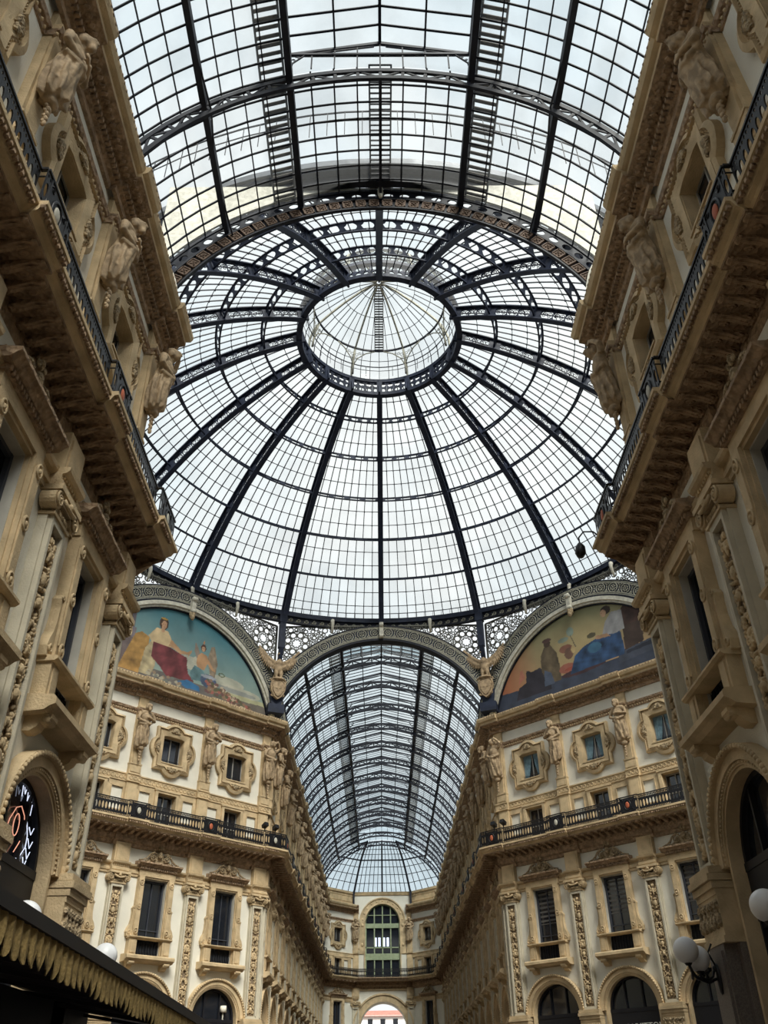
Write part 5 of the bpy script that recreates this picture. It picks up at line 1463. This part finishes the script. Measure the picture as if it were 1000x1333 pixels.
# ------------------------------------------------------------------ eagles at the corners of the crossing
def eagle():
    m = M()
    m.ell((0,.05,1.05), (.30,.27,.46), 14, 9); m.ell((0,.10,1.38), (.27,.24,.27), 12, 8)
    m.tube([(0,.10,1.5),(.02,.16,1.78),(.05,.20,1.92)], [.20,.14,.13], 10); m.ell((.07,.24,1.98), (.125,.16,.125), 12, 8)
    m.tube([(.10,.36,1.99),(.13,.46,1.96),(.13,.48,1.89)], [.065,.045,.015], 7)
    m.ell((.02,.33,2.01), (.03,.03,.02)); m.ell((.16,.31,2.01), (.03,.03,.02))
    for sg in (-1,1):
        m.tube([(sg*.15,.08,.8),(sg*.18,.16,.52),(sg*.16,.18,.25)], [.17,.13,.07], 8)
        for q in (-1,0,1): m.tube([(sg*.16,.18,.24),(sg*.16+q*.06,.30,.20),(sg*.16+q*.07,.36,.10)], [.04,.035,.015], 5)
        m.tube([(sg*.22,.02,1.40),(sg*.62,.0,1.62),(sg*1.10,-.04,2.10),(sg*1.42,-.06,2.62)], [.16,.14,.10,.04], 8)
        for q in range(13):                      # flight feathers, longest at the tip
            t = q/12; bx = sg*(.30+1.08*t); bz = 1.42+1.05*t**1.25; L = .50+.30*math.sin(t*2.6)
            an = R(-78+58*t); tip = Vector((bx+sg*math.cos(an)*L*.55, -.02-.02*q%3*.01, bz+math.sin(an)*L))
            m.tube([(bx,0,bz), ((bx+tip.x)/2, .03+.02*(q%2), (bz+tip.z)/2), tuple(tip)], [.07,.075,.028], 6)
        for q in range(8):
            t = q/7; bx = sg*(.25+.85*t); bz = 1.42+.85*t**1.2
            m.ell((bx+sg*.02,.06,bz-.12), (.07,.05,.16), 6, 5)
    for q in range(-3,4): m.tube([(q*.05,-.02,.75),(q*.10,-.06,.30),(q*.12,-.04,.0)], [.08,.07,.03], 6)
    return remesh(m, .033, 'eagle', 'statue')
def shield():
    m = M(); pts = [(-.42,-.1),(-.50,-.35),(-.44,-.75),(-.22,-1.15),(0,-1.32),(.22,-1.15),(.44,-.75),(.50,-.35),(.42,-.1),(.18,.02),(-.18,.02)]
    m.prism(pts, 'y', -.15, .16); m.prism([(x*.78, z*.78-.13) for x, z in pts], 'y', .16, .23)
    m.box(-.36,.36,.22,.25,-.62,-.56); m.box(-.03,.03,.22,.25,-1.05,-.2)
    m.tube([(x, .16, z) for x, z in pts], .05, 5, closed=True)
    for sg in (-1,1): m.spiral(lambda a, b: (sg*.44+a, .14, -.05+b), .15, 1.4, .05, 10, sg, 0, 5); m.spiral(lambda a, b: (sg*.36+a, .14, -1.05+b), .12, 1.3, .04, 10, -sg, 0, 5)
    m.tube([(-.40,.18,.06),(-.15,.26,.12),(.15,.26,.12),(.40,.18,.06)], .08, 6)
    return m.mesh('shield', 'statue')
EAG, SHD = eagle(), shield()
for sg, nm in ((-1,'left'),(1,'right')):
    # faces across the crossing
    px, py = sg*7.02, 16.95; phi = math.atan2(px, py) # outward normal towards the centre
    e = link('eagle_statue', EAG, None, M4=Matrix.Translation((px,py,25.0)) @ Matrix.Rotation(math.pi-phi, 4, 'Z'))
    tag(e, f'spread-winged stone eagle on a shield, {nm} of the far arcade\'s mouth', 'statue', 'stone eagles')
    link('shield', SHD, e, (0,.08,.10))
    p = M(); p.prism([(-.5,0),(.5,0),(.35,-.9),(-.35,-.9)], 'y', -1.0, .1); p.box(-.55,.55,-1.1,.2,-1.5,-.9)
    link('pedestal', p.mesh('pedestal', 'iron_blue'), e, (0,-.1,-.6))

# ------------------------------------------------------------------ lamps
def globe_lamp(name, label, T, x, z, arms, y0=.5):
    e = link(name, None, None, M4=T @ Matrix.Translation((x, y0, z))); tag(e, label, 'lamp', 'globe wall lamps of the arcade')
    p = M(); p.ell((0,0,0), (.10,.05,.28)); p.ell((0,.04,.18), (.05,.05,.06)); link('wall_plate', p.mesh('wall_plate', 'iron_black'), e)
    b = M(); b.tube([(0,0,.02),(0,.22,-.06),(0,.42,.02),(0,.52,.16)], .03, 6); b.spiral(lambda u, v: (0,.24+u,.14+v), .17, 1.5, .026, 16, 1, R(180), 6); b.tube([(0,0,.18),(0,.12,.46),(0,.02,.62)], .02, 5)
    for (dx, dy, dz) in arms: b.tube([(0,.5,.14),(dx*.4,.5+dy*.5-.02,.0),(dx,.5+dy-.05,.10),(dx,.5+dy,dz-.24)], .028, 6); b.tube([(dx,.5+dy,dz-.27),(dx,.5+dy,dz-.2)], [.05,.10], 8)
    link('scroll_arm', b.mesh('scroll_arm', 'iron_black'), e)
    for (dx, dy, dz) in arms:
        g = M(); g.ell((dx,.5+dy,dz), (.24,.24,.24), 24, 16); link('globe', g.mesh('globe', 'globe'), e)
globe_lamp('globe_lamp', 'twin-globe iron wall lamp on the near right corner pier', TNR, -.45, 3.55, [(-.27,.13,.48),(.06,-.17,.37)], .87)
globe_lamp('globe_lamp', 'globe lamp at the right edge on the second right pier', TNR, -5.15, 3.55, [(.15,.13,.53)], .87)
globe_lamp('globe_lamp', 'globe lamp peeking over the awning, farther one by the corner pier', TNL, .45, 3.55, [(-.24,.13,.57)], .87)
globe_lamp('globe_lamp', 'globe lamp peeking over the awning, nearer one at the left edge', TNL, 5.15, 3.55, [(-.31,.13,.52)], .87)

# ------------------------------------------------------------------ cafe awning at the left
def awning():
    a = Vector((-3.45,-30.9,3.12)); b = Vector((-3.62,-16.0,2.86))
    rt = link('cafe_awning', None, None, (-3.5,-23,0)); tag(rt, 'long dark cafe awning with a scalloped mustard valance, lower left', 'awning')
    o = Vector((-3.5,-23,0))
    def L(v): return tuple(Vector(v)-o)
    m = M(); n = Vector((-3.0,0,.50))
    q = [a, b, b+n, a+n]; vs = [L(v) for v in q]+[L(v+Vector((0,0,-.06))) for v in q]
    m.add(vs, [(0,1,2,3),(7,6,5,4),(0,4,5,1),(1,5,6,2),(2,6,7,3),(3,7,4,0)]); link('canopy', m.mesh('canopy', 'awning_top'), rt)
    m = M(); m.bar(L(a), L(b), .10, .13, caps=True); m.bar(L(a+Vector((-.05,0,-.09))), L(b+Vector((-.05,0,-.09))), .08, .06, caps=True); link('front_rail', m.mesh('front_rail', 'black_frame'), rt)
    ns = 64; vs = []; fs = []; hd = .33
    sub = 8
    for i in range(ns*sub+1):
        t = i/(ns*sub); p = a.lerp(b, t)+Vector((.02+.012*math.sin(i*.9),0,-.07)); k = (i % sub)/sub
        d = hd*(.45+.55*abs(math.sin(math.pi*k))**.7)
        vs += [L(p), L(p+Vector((.01,0,-d)))]
    fs = [(2*i,2*i+2,2*i+3,2*i+1) for i in range(ns*sub)]
    m = M(); m.add(vs, fs); N0 = len(vs); m.add([(x-.012,y,z) for x, y, z in vs], [f[::-1] for f in fs]); link('valance', m.mesh('valance', 'awning_cloth'), rt)
    for t in (.02,.99):
        p = a.lerp(b, t); m = M(); m.box(p.x-.05-o.x, p.x+.05-o.x, p.y-.05-o.y, p.y+.05-o.y, 0, p.z-.1); link('post', m.mesh('post', 'black_frame'), rt)
    m = M(); m.box(-3.0,-.02,6.9,7.0,0,2.88); link('end_dark_sheet', m.mesh('end_dark_sheet', 'black_frame'), rt)  # black sheet added so the space under the awning reads dark
    for t in np.linspace(.02,.98,9):
        m = M(); p = a.lerp(b, t); m.bar(L(p+Vector((-.05,0,-.1))), L(p+n+Vector((0,0,-.12))), .06, caps=True)
        link('rafter', m.mesh('rafter', 'black_frame'), rt)
    m = M(); m.box(-3.0,-2.9,-7.5,7.0,0,3.3); link('rear_dark_sheet', m.mesh('rear_dark_sheet', 'black_frame'), rt)  # black backing added to keep the shade below the canopy closed
awning()

# ------------------------------------------------------------------ neon eye in the near left arch
def neon():
    e = link('neon_sign', None, None, M4=TNL @ Matrix.Translation((2.82,.14,5.95))); tag(e, 'neon line drawing of a lashed eye in the near left arch', 'neon sign')
    # local x: away from the crossing (leftwards in view), so mirror
    def P(pts): return [(-x, 0, z) for x, z in pts]
    m = M(); oval = lambda cx, cz, rx, rz: [(cx+rx*math.cos(t*math.pi/12), cz+rz*math.sin(t*math.pi/12)) for t in range(24)]
    m.tube(P(oval(.15,.10,.13,.20)), .0095, 5, closed=True)
    m.tube(P([(-.32,-.28),(-.20,.12),(0,.38),(.22,.46),(.45,.34),(.62,.08),(.45,-.18),(.30,-.36)]), .0095, 5)
    link('iris_tube', m.mesh('iris_tube', 'neon_red'), e)
    m = M(); m.tube(P([(-.38,-.28),(-.1,-.42),(.25,-.50),(.6,-.40),(.82,-.15),(.80,.05),(.62,.30)]), .0095, 5)
    m.tube(P([(-.42,-.52),(-.1,-.68),(.25,-.74),(.5,-.70)]), .0095, 5); m.tube(P([(-.35,-1.02),(0,-1.18),(.4,-1.12),(.62,-.96)]), .0095, 5)
    m.tube(P([(.12,.62),(.05,.95),(.25,.70),(.32,1.0),(.42,.62),(.55,.95),(.60,.55),(.72,.85),(.72,.42)]), .0095, 5)
    for x, z, dx, dz in ((.80,.22,.26,-.06),(.86,.02,.27,-.10),(.85,-.16,.25,-.12),(.80,-.34,.20,-.12)): m.tube(P([(x,z),(x+dx*.6,z+dz-.05),(x+dx,z+dz+.10)]), .0095, 5)
    for x in (.40,.52,.64,.76): m.tube(P([(x,-.50+.06*(x-.4)),(x+.06,-.66),(x+.04,-.84)]), .0095, 5)
    link('white_tube', m.mesh('white_tube', 'white_glow'), e)
neon()

# ------------------------------------------------------------------ small things
def small():
    # shop fascia lettering under the second arch from the left on the right facade
    tc = bpy.data.curves.new('letters', 'FONT'); tc.body = 'LOUIS VUITTON'; tc.size = .40; tc.extrude = .012; tc.align_x = 'CENTER'; tc.space_character = 1.05
    o = bpy.data.objects.new('shop_lettering', tc); COL.objects.link(o)
    o.matrix_world = TDR @ Matrix.Translation((-7.25,-.09,4.52)) @ Matrix.Rotation(math.pi, 4, 'Z') @ Matrix.Rotation(math.pi/2, 4, 'X')
    tc.materials.append(MAT['letter']); mw = o.matrix_world.copy(); dg = bpy.context.evaluated_depsgraph_get(); dg.update()
    me = bpy.data.meshes.new_from_object(o.evaluated_get(dg)); bpy.data.objects.remove(o)
    o = link('shop_lettering', me, None, M4=mw); tag(o, 'pale shop name lettering under the middle arch below the golden mural', 'lettering')
    # table lamp in the left arch
    T = TDL @ Matrix.Translation((2.67-.75,-.25,5.45))
    e = link('table_lamp', None, None, M4=T); tag(e, 'small table lamp with cream drum shade inside the arch', 'lamp')
    m = M(); m.tube([(0,.05,0),(0,.05,.08),(0,.05,.2),(0,.05,.36)], [.07,.03,.05,.02], 8); link('base', m.mesh('base', 'pale_metal'), e)
    m = M(); m.tube([(0,.05,.36),(0,.05,.66)], [.19,.16], 14); link('lamp_shade', m.mesh('lamp_shade', 'shade'), e)
    # floodlights on the railing corners
    for T_, xs, nm in ((TDL,(.15,.95),'blue'),(TDR,(-.35,-1.05),'golden')):
        for x, w in zip(xs, ('nearer the arcade mouth','farther from the arcade mouth')):
            e = link('floodlight', None, None, M4=T_ @ Matrix.Translation((x,1.15,15.14))); tag(e, f'small black floodlight on the railing below the {nm} mural, {w}', 'floodlight', 'floodlights')
            m = M(); m.add([(-.14,-.12,.18),(.14,-.12,.18),(.14,.20,.30),(-.14,.20,.30),(-.14,-.16,.36),(.14,-.16,.36),(.14,.14,.50),(-.14,.14,.50)], [(3,2,1,0),(4,5,6,7),(0,1,5,4),(1,2,6,5),(2,3,7,6),(3,0,4,7)])
            link('housing', m.mesh('housing', 'iron_black'), e)
            m = M(); m.bar((0,0,-.03),(0,0,.24),.05,caps=True); m.bar((-.17,0,.26),(.17,0,.26),.03,caps=True); link('yoke', m.mesh('yoke', 'iron_black'), e)
    # hooded lamp hanging off the near right balcony corner
    e = link('hanging_spotlight', None, None, M4=TNR @ Matrix.Translation((.30,1.42,14.30))); tag(e, 'small dark spotlight on a curved arm off the near right balcony corner', 'spotlight')
    m = M(); m.tube([(.0,-.1,.0),(.05,.1,.25),(.10,.35,.28),(.12,.50,.10),(.12,.50,-.10)], .022, 6); link('arm', m.mesh('arm', 'iron_black'), e)
    m = M(); m.tube([(.12,.50,-.08),(.12,.50,-.20),(.12,.52,-.40),(.12,.54,-.52)], [.05,.13,.15,.09], 10); link('hood', m.mesh('hood', 'iron_black'), e)
    # house seen through the end arch
    e = link('distant_house', None, None, (0,128,0)); tag(e, 'white building with a red tiled roof seen through the end arch', 'building')
    m = M(); m.box(-16,16,0,10,0,13.9); link('wall', m.mesh('wall', 'housewall'), e)
    m = M(); m.prism([(-.5,13.75),(5,15.0),(10.5,13.75)], 'x', -16.5, 16.5); link('roof', m.mesh('roof', 'redroof'), e)
    w = M(); w.box(-.4,.4,-.06,.02,12.6,13.4); wm = w.mesh('window', 'window_glass')
    for x in range(-7,8): link('window', wm, e, (x*2.1,0,0))
    b = M(); b.box(-6,-.5,-1.2,0,10.6,10.8); link('red_awning', b.mesh('red_awning', 'redroof'), e)
small()
